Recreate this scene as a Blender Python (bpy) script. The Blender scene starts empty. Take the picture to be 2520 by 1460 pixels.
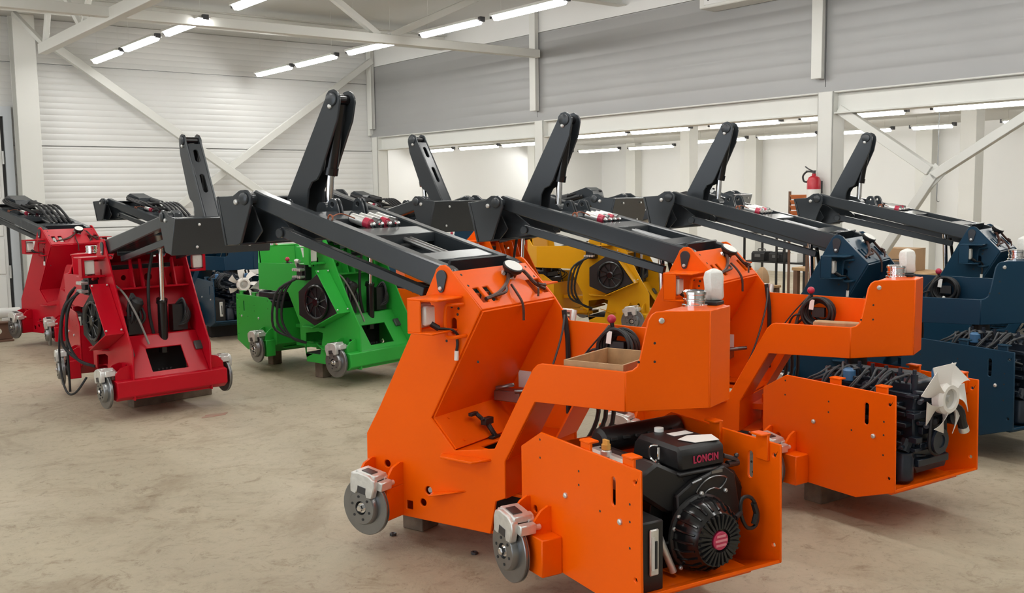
import bpy, bmesh, math, random
from mathutils import Matrix, Vector
random.seed(4)
PI = math.pi
scene = bpy.context.scene
C = scene.collection

# ------------------------------------------------------------------ camera
cam = bpy.data.cameras.new('camera'); cam_o = bpy.data.objects.new('camera', cam); C.objects.link(cam_o)
cam.sensor_width = 36.0; cam.lens = 2449.8 / 2520 * 36.0; cam.clip_start = 0.05; cam.clip_end = 200
PITCH = math.radians(5.9895); ROLL = 0.01299
cam_o.matrix_world = Matrix.Translation((0, 0, 1.55)) @ Matrix.Rotation(PI/2 - PITCH, 4, 'X') @ Matrix.Rotation(-ROLL, 4, 'Z')
scene.camera = cam_o
# ------------------------------------------------------------------ world, exposure
w = bpy.data.worlds.new('world'); scene.world = w; w.use_nodes = True
w.node_tree.nodes['Background'].inputs[0].default_value = (0.75, 0.82, 0.9, 1)
w.node_tree.nodes['Background'].inputs[1].default_value = 2.0
scene.view_settings.view_transform = 'Standard'; scene.view_settings.look = 'None'
scene.view_settings.gamma = 1.0; scene.view_settings.use_curve_mapping = False
scene.view_settings.exposure = 0.29
TUBE = 32.0            # radiance of the fluorescent tubes

# ------------------------------------------------------------------ materials
MATS = {}
def mat(name, col, rough=0.5, metal=0.0, emit=0.0, var=0.0, vscale=8.0, bump=0.0, bscale=40.0, coat=0.0, col2=None, spec=None):
    if name in MATS: return MATS[name]
    m = bpy.data.materials.new(name); m.use_nodes = True; nt = m.node_tree; b = nt.nodes['Principled BSDF']
    b.inputs['Base Color'].default_value = (*col, 1); b.inputs['Roughness'].default_value = rough; b.inputs['Metallic'].default_value = metal
    if spec is not None: b.inputs['Specular IOR Level'].default_value = spec
    if coat: b.inputs['Coat Weight'].default_value = coat; b.inputs['Coat Roughness'].default_value = 0.12
    if emit:
        b.inputs['Emission Color'].default_value = (*col, 1); b.inputs['Emission Strength'].default_value = emit
    if var or bump:
        tc = nt.nodes.new('ShaderNodeTexCoord')
    if var:
        n = nt.nodes.new('ShaderNodeTexNoise'); n.inputs['Scale'].default_value = vscale; n.inputs['Detail'].default_value = 5
        nt.links.new(tc.outputs['Object'], n.inputs['Vector'])
        r = nt.nodes.new('ShaderNodeValToRGB'); r.color_ramp.elements[0].position = 0.3; r.color_ramp.elements[1].position = 0.7
        c2 = col2 or tuple(c * (1 - var) for c in col)
        r.color_ramp.elements[0].color = (*c2, 1); r.color_ramp.elements[1].color = (*col, 1)
        nt.links.new(n.outputs['Fac'], r.inputs['Fac']); nt.links.new(r.outputs['Color'], b.inputs['Base Color'])
    if bump:
        n2 = nt.nodes.new('ShaderNodeTexNoise'); n2.inputs['Scale'].default_value = bscale; n2.inputs['Detail'].default_value = 4
        nt.links.new(tc.outputs['Object'], n2.inputs['Vector'])
        bp = nt.nodes.new('ShaderNodeBump'); bp.inputs['Strength'].default_value = bump; bp.inputs['Distance'].default_value = 0.01
        nt.links.new(n2.outputs['Fac'], bp.inputs['Height']); nt.links.new(bp.outputs['Normal'], b.inputs['Normal'])
    MATS[name] = m
    return m
ORANGE = mat('orange_paint', (0.93, 0.122, 0.001), 0.3, var=0.05, vscale=3, bump=0.02, bscale=25, spec=0.18)
RED = mat('red_paint', (0.5, 0.004, 0.016), 0.28, var=0.05, vscale=3, spec=0.25)
GREEN = mat('green_paint', (0.035, 0.42, 0.055), 0.3, var=0.05, vscale=3, spec=0.3)
NAVY = mat('navy_paint', (0.009, 0.042, 0.08), 0.32, var=0.08, vscale=3, spec=0.22)
YELLOW = mat('yellow_paint', (0.68, 0.33, 0.006), 0.33, var=0.05, vscale=3, spec=0.25)
BOOM = mat('boom_grey_paint', (0.032, 0.038, 0.044), 0.24, var=0.12, vscale=4, spec=0.5)
BLACK = mat('black_plastic', (0.012, 0.012, 0.013), 0.45, var=0.2, vscale=10)
GLOSSB = mat('gloss_black', (0.008, 0.008, 0.009), 0.18)
RUBBER = mat('hose_rubber', (0.013, 0.013, 0.014), 0.55)
STEEL = mat('machined_steel', (0.29, 0.295, 0.3), 0.3, 0.9, var=0.15, vscale=14)
DARKSTEEL = mat('dark_steel', (0.09, 0.09, 0.095), 0.4, 0.8)
ALU = mat('cast_aluminium', (0.8, 0.8, 0.77), 0.36, 0.6, var=0.2, vscale=30, bump=0.15, bscale=60)
CHROME = mat('chrome', (0.85, 0.85, 0.86), 0.12, 1.0)
ZINC = mat('zinc_bolt', (0.62, 0.62, 0.6), 0.35, 0.6)
WHITEP = mat('white_fan_plastic', (0.78, 0.75, 0.7), 0.42)
PAPER = mat('white_paper', (0.85, 0.84, 0.8), 0.8)
BAG = mat('bubble_wrap', (0.74, 0.74, 0.7), 0.4, bump=0.4, bscale=50)
LENS = mat('lamp_lens', (0.75, 0.75, 0.7), 0.25, bump=0.2, bscale=90)
REDBALL = mat('red_knob', (0.5, 0.03, 0.07), 0.3)
EMBLEM = mat('emblem_red', (0.5, 0.03, 0.09), 0.35)
EMBLEM2 = mat('emblem_pink', (0.75, 0.25, 0.3), 0.35)
YCAP = mat('yellow_cap', (0.75, 0.42, 0.1), 0.5)
PLY = mat('plywood', (0.5, 0.31, 0.15), 0.7, var=0.25, vscale=20)
WOOD = mat('grey_timber', (0.2, 0.15, 0.105), 0.85, var=0.45, vscale=14, bump=0.5, bscale=30)
CARD = mat('cardboard', (0.42, 0.27, 0.15), 0.85, var=0.1)
DIESEL = mat('diesel_blue_black', (0.014, 0.022, 0.036), 0.36, var=0.3, vscale=18)
WIRE = mat('cable_grey', (0.05, 0.055, 0.06), 0.5)
BLUEP = mat('blue_plastic', (0.05, 0.15, 0.3), 0.4)
WSTEEL = mat('white_steel', (0.74, 0.74, 0.70), 0.45, var=0.03, vscale=3)
WPANEL = mat('white_wall_panel', (0.8, 0.8, 0.785), 0.38, var=0.02, vscale=1.5)
GPANEL = mat('grey_wall_panel', (0.36, 0.36, 0.355), 0.36, var=0.03, vscale=1.5)
CEIL = mat('ceiling_panel', (0.62, 0.62, 0.6), 0.5, var=0.04, vscale=1)
DARKIN = mat('dark_interior', (0.03, 0.03, 0.03), 0.8)
BROWNS = mat('rusty_steel', (0.2, 0.11, 0.07), 0.7, var=0.3)
EXTRED = mat('extinguisher_red', (0.5, 0.015, 0.03), 0.3)
TUBEM = mat('tube_glow', (1.0, 0.995, 0.965), 0.5, emit=TUBE)

# ------------------------------------------------------------------ mesh building
class MB:
    def __init__(s): s.v = []; s.f = []
    def add(s, vs, fs):
        n = len(s.v); s.v += [tuple(v) for v in vs]; s.f += [tuple(i + n for i in f) for f in fs]; return s
    def box(s, x0, x1, y0, y1, z0, z1, T=None):
        vs = [(x, y, z) for x in (x0, x1) for y in (y0, y1) for z in (z0, z1)]
        if T is not None: vs = [tuple(T @ Vector(v)) for v in vs]
        return s.add(vs, [(0, 1, 3, 2), (4, 6, 7, 5), (0, 4, 5, 1), (2, 3, 7, 6), (0, 2, 6, 4), (1, 5, 7, 3)])
    def prism(s, poly, w0, w1, holes=(), f=None):
        """poly in (u,v), extruded along w; f maps (u,v,w) to xyz (default x=u, z=v, y=w)"""
        f = f or (lambda u, v, w: (u, w, v))
        bm = bmesh.new(); es = []
        for lp in [poly, *holes]:
            vs = [bm.verts.new((p[0], p[1], 0)) for p in lp]
            for i in range(len(vs)): es.append(bm.edges.new((vs[i], vs[(i + 1) % len(vs)])))
        bmesh.ops.triangle_fill(bm, edges=es, use_beauty=True, normal=(0, 0, 1))
        bm.verts.index_update()
        P = [(v.co.x, v.co.y) for v in bm.verts]; F = [[v.index for v in fc.verts] for fc in bm.faces]
        bm.free(); n = len(P)
        vs = [f(u, v, w0) for u, v in P] + [f(u, v, w1) for u, v in P]
        fs = [tuple(q) for q in F] + [tuple(reversed([i + n for i in q])) for q in F]
        k = 0
        for lp in [poly, *holes]:
            m = len(lp)
            for i in range(m):
                a, b = k + i, k + (i + 1) % m
                fs.append((a, b, b + n, a + n))
            k += m
        return s.add(vs, fs)
    def ring(s, path, rad, seg, closed=False):
        n = len(path); path = [Vector(p) for p in path]; base = len(s.v)
        t0 = (path[1] - path[0]).normalized(); up = Vector((0, 0, 1)) if abs(t0.z) < .9 else Vector((1, 0, 0))
        nrm = t0.cross(up).normalized(); vs = []
        for i in range(n):
            if closed: t = (path[(i + 1) % n] - path[i - 1]).normalized()
            else: t = (path[min(i + 1, n - 1)] - path[max(i - 1, 0)]).normalized()
            nrm = (nrm - t * nrm.dot(t)).normalized(); b = t.cross(nrm)
            r = rad[i] if isinstance(rad, (list, tuple)) else rad
            for k in range(seg):
                a = 2 * PI * k / seg; vs.append(path[i] + (nrm * math.cos(a) + b * math.sin(a)) * r)
        fs = []
        for i in range(n if closed else n - 1):
            j = (i + 1) % n
            for k in range(seg): fs.append((i*seg+k, i*seg+(k+1) % seg, j*seg+(k+1) % seg, j*seg+k))
        if not closed: fs += [tuple(reversed(range(seg))), tuple((n-1)*seg+k for k in range(seg))]
        return s.add(vs, fs)
    def tube(s, pts, r, seg=8, sub=6, closed=False):
        """smooth tube through control points (Catmull-Rom)"""
        P = [Vector(p) for p in pts]; out = []; n = len(P)
        if n > 2 and sub > 1:
            rng = range(n) if closed else range(n - 1)
            for i in rng:
                if closed: a, b, c, d = P[i-1], P[i], P[(i+1) % n], P[(i+2) % n]
                else: a, b, c, d = P[max(i-1, 0)], P[i], P[i+1], P[min(i+2, n-1)]
                for k in range(sub):
                    t = k / sub
                    out.append(0.5*((2*b)+(-a+c)*t+(2*a-5*b+4*c-d)*t*t+(-a+3*b-3*c+d)*t**3))
            if not closed: out.append(P[-1])
        else: out = P
        return s.ring(out, r, seg, closed)
    def cyl(s, p0, p1, r, seg=16, r2=None):
        return s.ring([p0, p1], [r, r if r2 is None else r2], seg)
    def lathe(s, prof, o, ax, seg=24):
        """prof: list of (radius, height along ax)"""
        o = Vector(o); ax = Vector(ax).normalized(); up = Vector((0, 0, 1)) if abs(ax.z) < .9 else Vector((1, 0, 0))
        e1 = ax.cross(up).normalized(); e2 = ax.cross(e1); vs = []; fs = []
        for r, h in prof:
            for k in range(seg):
                a = 2*PI*k/seg; vs.append(o + ax*h + (e1*math.cos(a)+e2*math.sin(a))*max(r, 1e-4))
        for i in range(len(prof)-1):
            for k in range(seg): fs.append((i*seg+k, i*seg+(k+1) % seg, (i+1)*seg+(k+1) % seg, (i+1)*seg+k))
        fs += [tuple(reversed(range(seg))), tuple((len(prof)-1)*seg+k for k in range(seg))]
        return s.add(vs, fs)
    def sphere(s, c, r, seg=14, n=8):
        return s.lathe([(r*math.sin(PI*i/n), -r*math.cos(PI*i/n)) for i in range(n+1)], c, (0, 0, 1), seg)
    def slab(s, p, q, y0, y1, t):
        """flat plate along y whose section in xz runs from p to q, thickness t to the right of p->q"""
        d = Vector((q[0]-p[0], q[1]-p[1])); d.normalize(); n = Vector((d.y, -d.x)) * t
        return s.prism([p, q, (q[0]+n.x, q[1]+n.y), (p[0]+n.x, p[1]+n.y)], y0, y1)
    def mesh(s, name, smooth=True):
        me = bpy.data.meshes.new(name); me.from_pydata(s.v, [], s.f); me.validate()
        bm = bmesh.new(); bm.from_mesh(me); bmesh.ops.recalc_face_normals(bm, faces=bm.faces); bm.to_mesh(me); bm.free()
        if smooth:
            for p in me.polygons: p.use_smooth = True
            me.set_sharp_from_angle(angle=math.radians(33))
        return me
CACHE = {}
def link(name, me, m, parent=None, bevel=0.0):
    o = bpy.data.objects.new(name, me); C.objects.link(o)
    if not me.materials: me.materials.append(None)
    o.material_slots[0].link = 'OBJECT'; o.material_slots[0].material = m
    if parent: o.parent = parent
    if bevel:
        b = o.modifiers.new('bevel', 'BEVEL'); b.width = bevel; b.segments = 1; b.limit_method = 'ANGLE'; b.angle_limit = math.radians(40)
    return o
def part(key, name, build, m, parent, bevel=0.0, label=None):
    if key not in CACHE:
        b = MB(); build(b); CACHE[key] = b.mesh(key)
    o = link(name, CACHE[key], m, parent, bevel)
    if label: o['label'] = label
    return o
def tag(o, label, cat, group=None):
    o['label'] = label; o['category'] = cat
    if group: o['group'] = group
    return o
def empty(name, loc, rz, label, cat, group=None):
    o = bpy.data.objects.new(name, None); C.objects.link(o); o.location = loc; o.rotation_euler = (0, 0, rz); o.empty_display_size = .2
    return tag(o, label, cat, group)
def struct(name, b, m, parent=None, bevel=0.0):
    o = link(name, b.mesh(name), m, parent, bevel)
    if not parent: o['kind'] = 'structure'
    return o
def circ(cx, cy, r, n=14, a0=0.0): return [(cx+r*math.cos(a0+2*PI*i/n), cy+r*math.sin(a0+2*PI*i/n)) for i in range(n)]
def oval(cx, cy, wd, h, n=6):
    r = wd/2; t = h/2 - r
    return [(cx+r*math.cos(PI*i/n), cy+t+r*math.sin(PI*i/n)) for i in range(n+1)] + [(cx+r*math.cos(PI+PI*i/n), cy-t+r*math.sin(PI+PI*i/n)) for i in range(n+1)]
def rect(x0, x1, y0, y1): return [(x0, y0), (x1, y0), (x1, y1), (x0, y1)]

# ------------------------------------------------------------------ the building (x across to the annex, y along the hall to the back wall)
RA = math.radians(38.0)
RM = Matrix.Rotation(RA, 4, 'Z')
UB = 14.55; VR = 8.465; VL = -6.0; UF = -6.0; ZC = 3.92
def room_obj(name, b, m, parent=None, kind='structure', bevel=0.0):
    o = link(name, b.mesh(name), m, parent, bevel)
    if parent is None:
        o.matrix_world = RM
        if kind: o['kind'] = kind
    return o
# floor
def floor_mat():
    m = bpy.data.materials.new('concrete_floor'); m.use_nodes = True; nt = m.node_tree; N = nt.nodes; L = nt.links
    b = N['Principled BSDF']; tc = N.new('ShaderNodeTexCoord')
    def noise(scale, detail, rough=0.6, dist=0.0, sx=1.0, sy=1.0):
        mp = N.new('ShaderNodeMapping'); mp.inputs['Scale'].default_value = (sx, sy, 1); L.new(tc.outputs['Object'], mp.inputs['Vector'])
        n = N.new('ShaderNodeTexNoise'); n.inputs['Scale'].default_value = scale; n.inputs['Detail'].default_value = detail
        n.inputs['Roughness'].default_value = rough; n.inputs['Distortion'].default_value = dist; L.new(mp.outputs['Vector'], n.inputs['Vector']); return n
    def ramp(src, stops):
        r = N.new('ShaderNodeValToRGB'); e = r.color_ramp.elements
        e[0].position, e[0].color = stops[0][0], (*stops[0][1], 1); e[1].position, e[1].color = stops[-1][0], (*stops[-1][1], 1)
        for p, c in stops[1:-1]: q = e.new(p); q.color = (*c, 1)
        L.new(src, r.inputs['Fac']); return r
    def mix(kind, fac, a, c):
        x = N.new('ShaderNodeMix'); x.data_type = 'RGBA'; x.blend_type = kind; x.inputs['Factor'].default_value = fac
        L.new(a, x.inputs['A']); L.new(c, x.inputs['B']); return x.outputs['Result']
    base = ramp(noise(0.5, 5, 0.55, 0.3).outputs['Fac'], [(0.3, (0.395, 0.34, 0.25)), (0.5, (0.445, 0.385, 0.285)), (0.72, (0.51, 0.435, 0.325))])
    patch = ramp(noise(1.9, 9, 0.7, 0.8).outputs['Fac'], [(0.36, (0.74, 0.69, 0.64)), (0.48, (0.98, 0.98, 0.97)), (0.7, (1.05, 1.04, 1.02))])
    fine = ramp(noise(17, 9, 0.8, 0.6).outputs['Fac'], [(0.32, (0.7, 0.67, 0.63)), (0.46, (0.99, 0.99, 0.98)), (0.75, (1.08, 1.07, 1.05))])
    spk = ramp(noise(46, 4, 0.6).outputs['Fac'], [(0.27, (0.42, 0.38, 0.33)), (0.36, (1, 1, 1)), (0.9, (1.03, 1.03, 1.03))])
    med = ramp(noise(6.0, 10, 0.8, 0.9).outputs['Fac'], [(0.36, (0.62, 0.56, 0.5)), (0.455, (0.97, 0.97, 0.96)), (0.62, (1.0, 1.0, 1.0)), (0.8, (1.12, 1.11, 1.09))])
    c = mix('MULTIPLY', 0.8, base.outputs['Color'], patch.outputs['Color'])
    c = mix('MULTIPLY', 0.85, c, med.outputs['Color'])
    c = mix('MULTIPLY', 0.9, c, fine.outputs['Color']); c = mix('MULTIPLY', 0.8, c, spk.outputs['Color'])
    L.new(c, b.inputs['Base Color'])
    rg = ramp(noise(1.2, 5).outputs['Fac'], [(0.3, (0.5,)*3), (0.7, (0.72,)*3)]); L.new(rg.outputs['Color'], b.inputs['Roughness'])
    bp = N.new('ShaderNodeBump'); bp.inputs['Strength'].default_value = 0.35; bp.inputs['Distance'].default_value = 0.01
    L.new(noise(14, 8, 0.7, 0.5).outputs['Fac'], bp.inputs['Height']); L.new(bp.outputs['Normal'], b.inputs['Normal'])
    return m
b = MB(); b.box(VL-.2, 17, UF-.2, 20, -.1, 0); room_obj('floor', b, floor_mat())
b = MB(); b.box(VL, VR+.1, UF, UB+.1, ZC, ZC+.08); room_obj('ceiling', b, CEIL)
# back wall: sandwich panels with shallow ribs as separate boards, base sheet behind
b = MB(); b.box(VL-.1, VR+.1, UB+.02, UB+.12, 0, ZC); wall_back = room_obj('wall_back', b, WPANEL)
def strip(b, u0, u1, z0, z1, yface, rib=.1):
    """profiled sheet facing -y: shallow horizontal ribs"""
    z = z0; prof = []
    while z < z1 - 1e-6:
        ze = min(z+rib, z1); prof += [(z, 0), (ze-.016, 0), (ze-.008, .0035)]; z = ze
    prof.append((z1, 0))
    poly = [(p[1], p[0]) for p in prof] + [(.05, z1), (.05, z0)]
    b.prism(poly, u0, u1, f=lambda d, zz, xx: (xx, yface+d, zz))
ZS = [0, 1.13, 2.25, 3.335, ZC]
for i in range(4):
    b = MB(); strip(b, VL, VR, ZS[i]+.006, ZS[i+1]-.006, UB-.03, .083)
    o = link('wall_panel', b.mesh('wall_panel'), WPANEL, wall_back)
wb = bpy.data.objects['wall_back']
# right wall above the open annex: grey profiled panels, white band on top
b = MB(); b.box(VR+.02, VR+.16, UF, UB, 2.5, ZC); wall_right = room_obj('wall_right', b, GPANEL)
def strip_r(b, y0, y1, z0, z1, xface, rib):
    z = z0; prof = []
    while z < z1 - 1e-6:
        ze = min(z+rib, z1); prof += [(z, 0), (ze-.02, 0), (ze-.01, .0022)]; z = ze
    prof.append((z1, 0))
    poly = [(p[1], p[0]) for p in prof] + [(.05, z1), (.05, z0)]
    b.prism(poly, y0, y1, f=lambda d, zz, yy: (xface+d, yy, zz))
for (y0, y1) in ((10.2, UB-.05), (5.83, 10.2), (1.46, 5.83), (-2.9, 1.46), (UF, -2.9)):
    b = MB(); strip_r(b, y0+.004, y1-.004, 2.5, 3.6, VR-.03, .14); link('grey_panel', b.mesh('grey_panel'), GPANEL, wall_right)
    b = MB(); b.box(VR-.035, VR+.03, y0+.004, y1-.004, 3.605, ZC); link('white_panel', b.mesh('white_panel'), WPANEL, wall_right)
b = MB(); b.box(VR-.06, VR+.16, UF, UB-.05, 2.47, 2.52); link('drip_trim', b.mesh('drip_trim'), GPANEL, wall_right)
b = MB(); b.box(VL-.1, VL, UF, -3.5, 0, ZC); b.box(VL-.1, VL, 6.5, UB, 0, ZC); b.box(VL-.1, VL, -3.5, 6.5, 3.5, ZC); room_obj('wall_left', b, WPANEL)   # open gate beside the camera
b = MB(); b.box(VL-.1, 17, UF-.1, UF, 0, ZC); room_obj('wall_front', b, WPANEL)
# annex
b = MB(); b.box(VR+.16, 15.6, UF, 18.2, 2.56, 2.64); room_obj('ceiling_annex', b, CEIL)
b = MB(); b.box(15.5, 15.6, UF, 18.2, 0, 2.6); wa = room_obj('wall_annex', b, WPANEL)
b = MB(); b.box(VR, 15.6, 16.5, 16.6, 0, 2.6); room_obj('wall_annex_end', b, WPANEL)
b = MB(); b.box(VR+.1, VR+.2, UB, 18.2, 0, 2.6); room_obj('wall_annex_side', b, WPANEL)
# columns and beams (I sections / boxes)
def ibeam(b, p0, p1, wd, h, t=.012):
    """I section from p0 to p1, flange width wd horizontally, height h"""
    p0, p1 = Vector(p0), Vector(p1); d = (p1-p0).normalized(); up = Vector((0, 0, 1))
    s = d.cross(up)
    if s.length < .1: s = Vector((1, 0, 0))
    s.normalize(); n = s.cross(d)
    for (a0, a1, c0, c1) in ((-wd/2, wd/2, h/2-t, h/2), (-wd/2, wd/2, -h/2, -h/2+t), (-t/2, t/2, -h/2+t, h/2-t)):
        vs = [p + s*a + n*c for p in (p0, p1) for a in (a0, a1) for c in (c0, c1)]
        b.add(vs, [(0, 1, 3, 2), (4, 6, 7, 5), (0, 4, 5, 1), (2, 3, 7, 6), (0, 2, 6, 4), (1, 5, 7, 3)])
def bar(b, p0, p1, wd, h):
    p0, p1 = Vector(p0), Vector(p1); d = (p1-p0).normalized(); up = Vector((0, 0, 1)); s = d.cross(up)
    if s.length < .1: s = Vector((1, 0, 0))
    s.normalize(); n = s.cross(d)
    vs = [p + s*a + n*c for p in (p0, p1) for a in (-wd/2, wd/2) for c in (-h/2, h/2)]
    b.add(vs, [(0, 1, 3, 2), (4, 6, 7, 5), (0, 4, 5, 1), (2, 3, 7, 6), (0, 2, 6, 4), (1, 5, 7, 3)])
def trim(name, fn, m=WSTEEL):
    b = MB(); fn(b); return room_obj(name, b, m, bevel=0.004)
for i, y in enumerate((14.3, 10.1, 5.78, 1.45, -2.9)):
    def col(b, y=y):                                            # column under the grey wall with flanges along the wall
        b.box(VR-.10, VR-.085, y-.085, y+.085, 0, 2.47); b.box(VR+.085, VR+.10, y-.085, y+.085, 0, 2.47); b.box(VR-.085, VR+.085, y-.008, y+.008, 0, 2.47)
        b.box(VR-.10, VR+.1, y+.07, y+.085, 0, 2.47); b.box(VR-.10, VR+.1, y-.085, y-.07, 0, 2.47)
    trim('trim_column_%d' % (i+1), col)
    yy = y+.1
    def up_(b, yy=yy):
        b.box(VR-.11, VR-.04, yy-.045, yy+.035, 2.6, ZC); b.box(VR-.12, VR-.105, yy-.065, yy+.055, 2.6, ZC)
    trim('trim_post_%d' % (i+1), up_)
trim('trim_beam_1', lambda b: (b.box(VR-.08, VR+.1, UF, UB-.1, 2.455, 2.47), b.box(VR-.012, VR+.012, UF, UB-.1, 2.27, 2.455), b.box(VR-.08, VR+.1, UF, UB-.1, 2.255, 2.27)))
# X brace in the annex opening
def kb(b):
    bar(b, (VR, 5.68, 2.3), (VR, 4.74, 1.69), .08, .09)
    bar(b, (VR, 3.5, 2.37), (VR, 4.72, 1.64), .07, .08); bar(b, (VR, 4.7, 1.655), (VR, 5.66, .255), .07, .08)
    b.prism([(4.6, 1.66), (4.74, 1.52), (4.84, 1.62), (4.7, 1.76)], VR-.008, VR+.008, f=lambda u, v, w: (w, u, v))
trim('trim_brace_1', kb)
# back wall: column, X brace, corner post
trim('trim_column_6', lambda b: (b.box(3.03, 3.3, UB-.32, UB-.305, 0, ZC), b.box(3.03, 3.3, UB-.08, UB-.065, 0, ZC), b.box(3.155, 3.17, UB-.305, UB-.08, 0, ZC)))
trim('trim_brace_2', lambda b: (bar(b, (3.45, UB-.28, 3.60), (7.9, UB-.28, .52), .09, .11)))
trim('trim_brace_3', lambda b: (bar(b, (8.38, UB-.2, 3.70), (5.05, UB-.2, 1.36), .07, .1), bar(b, (5.0, UB-.2, 1.32), (3.4, UB-.2, .2), .07, .1)))
trim('trim_corner_1', lambda b: b.box(VR-.1, VR-.03, UB-.12, UB-.04, 2.5, ZC))
# roof truss across the hall at the second column, lower chord, webs, upper chord; far purlins; longitudinal truss on the left
trim('trim_tie_1', lambda b: bar(b, (VL, 10.1, 3.32), (VR-.1, 10.1, 3.32), .1, .1))
trim('trim_web_1', lambda b: bar(b, (6.0, 10.1, 3.36), (5.1, 10.1, ZC), .07, .07))
trim('trim_web_2', lambda b: bar(b, (6.15, 10.1, 3.36), (7.4, 10.1, ZC), .08, .08))
trim('trim_beam_2', lambda b: ibeam(b, (VL, 12.3, 3.73), (VR-.05, 12.3, 3.73), .14, .2))
trim('trim_beam_3', lambda b: ibeam(b, (VL, 8.6, 3.8), (VR-.05, 8.6, 3.8), .14, .2))
trim('trim_chord_1', lambda b: bar(b, (3.05, 12.85, 3.3), (3.05, UF, 3.3), .1, .12))
trim('trim_web_3', lambda b: bar(b, (3.05, 12.75, 3.34), (3.05, 14.2, ZC), .05, .06))
trim('trim_web_4', lambda b: bar(b, (3.05, 12.7, 3.34), (3.05, 12.35, ZC), .05, .09))
trim('trim_web_5', lambda b: bar(b, (3.05, 11.2, 3.34), (3.05, 12.0, ZC), .05, .06))
trim('trim_web_6', lambda b: bar(b, (3.05, 11.1, 3.34), (3.05, 10.5, ZC), .05, .06))
# annex posts
k = 7
for y in (14.6, 10.77, 6.2, 2.0):
    trim('trim_column_%d' % k, lambda b, y=y: (b.box(11.9, 12.1, y-.1, y+.1, 0, 2.56))); k += 1
for y in (15.4, 12.2, 8.7, 5.2):
    trim('trim_column_%d' % k, lambda b, y=y: (b.box(15.3, 15.5, y-.14, y+.14, 0, 2.56))); k += 1
# door at the far left
b = MB(); b.box(1.7, 2.86, UB-.075, UB-.035, .04, 2.56); door = room_obj('door_1', b, WPANEL)
for i in range(5):
    b = MB(); b.box(1.74, 2.82, UB-.09, UB-.075, .06+i*.5, .53+i*.5); link('door_panel', b.mesh('door_panel'), WPANEL, door, .004)
b = MB(); b.box(2.9, 3.0, UB-.1, UB-.03, 0, 2.62); b.box(1.6, 3.0, UB-.1, UB-.03, 2.62, 2.75); link('door_frame', b.mesh('door_frame'), mat('bluish_frame', (.6, .64, .68), .4), door)
b = MB(); b.box(2.86, 2.9, UB-.06, UB-.03, 0, 2.62); link('door_seal', b.mesh('door_seal'), DARKIN, door)
for z in (.5, 1.2, 2.0):
    b = MB(); b.cyl((2.87, UB-.1, z), (2.87, UB-.1, z+.17), .014, 10); link('hinge', b.mesh('hinge'), ZINC, door)
# air conditioner cassette hung under the upper right wall
b = MB(); b.box(VR-.3, VR-.05, 6.35, 7.2, 3.43, 3.8)
o = link('wall_cabinet', b.mesh('wall_cabinet'), WSTEEL, None, .01); o.matrix_world = RM
tag(o, 'cream metal cabinet on the grey wall at the top edge of the picture', 'cabinet')
b = MB(); b.box(VR-.306, VR-.3, 6.42, 7.13, 3.46, 3.78); link('cover', b.mesh('cover'), WPANEL, o, .004)
b = MB(); b.box(VR-.31, VR-.306, 7.06, 7.08, 3.5, 3.74); link('slot', b.mesh('slot'), DARKIN, o)

# ------------------------------------------------------------------ tube lights
ORD = ['first', 'second', 'third', 'fourth', 'fifth', 'sixth', 'seventh', 'eighth', 'ninth', 'tenth', 'eleventh', 'twelfth', 'thirteenth', 'fourteenth']
def tube_light(x, y, z, ln, label, group):
    o = empty('tube_light', RM @ Vector((x, y, z)), RA, label, 'lamp', group)
    key = 'tl%.2f' % ln
    part(key+'h', 'housing', lambda b: b.box(-.065, .065, -ln/2, ln/2, .03, .055), WSTEEL, o)
    part(key+'t', 'tube', lambda b: b.prism([(-.048, .029), (-.022, -.012), (.022, -.012), (.048, .029)], -ln/2+.02, ln/2-.02, f=lambda u, v, w_: (u, w_, v)), TUBEM, o)
    for s_ in (-1, 1):
        part(key+'c%d' % s_, 'end_cap', lambda b: b.box(-.03, .03, s_*(ln/2+.02)-.02, s_*(ln/2+.02)+.02, .01, .06), DARKSTEEL, o)
        part(key+'w%d%d' % (s_, int(z)), 'hanger', lambda b: b.cyl((0, s_*ln*.4, .06), (0, s_*ln*.4, (ZC if z > 3 else 2.56)-z), .0015, 4), WSTEEL, o)
for row, (x, ys, nm) in enumerate(((3.9, (13.22, 11.92, 10.5, 8.62), 'left'), (6.28, (13.5, 12.2, 10.75, 9.06, 7.72), 'right'))):
    ys = list(ys)
    while ys[-1] > -.5: ys.append(ys[-1]-1.5)
    for i, y in enumerate(ys):
        vis = y > 6.4
        tube_light(x, y, 3.3, 1.1, ('%s ceiling tube light from the back wall in the %s hanging row' % (ORD[i], nm)) if vis else
                   'hall ceiling tube light added out of view in an extra row', 'tube lights hanging in two rows over the hall')
for x in (1.5, -.9, -3.3):  # extra lamp rows out of view, put in for their light
    for i in range(6): tube_light(x, 12.6-i*2.3, 3.3, 1.12, 'hall ceiling tube light added out of view in an extra row', 'tube lights hanging in two rows over the hall')
for x, ys, nm in ((10.4, (15.55, 14.2, 12.95, 11.1, 9.88, 8.39, 7.2, 6.45, 5.25, 3.9, 2.5), 'front'), (13.4, (15.7, 14.35, 12.95, 11.33, 9.96, 8.68, 7.5, 6.2, 4.6), 'rear')):  # farthest lamp of each row is added to brighten the annex end wall
    for i, y in enumerate(ys):
        tube_light(x, y, (2.32 if y > 12 else 2.37), (.6 if (nm == 'front' and y in (7.2, 6.45)) or (nm == 'rear' and y in (7.5, 6.2)) else 1.1),
                   '%s low annex tube light counted from the added far-end one in the %s row beyond the columns' % (ORD[i], nm), 'tube lights under the low annex ceiling')

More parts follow.
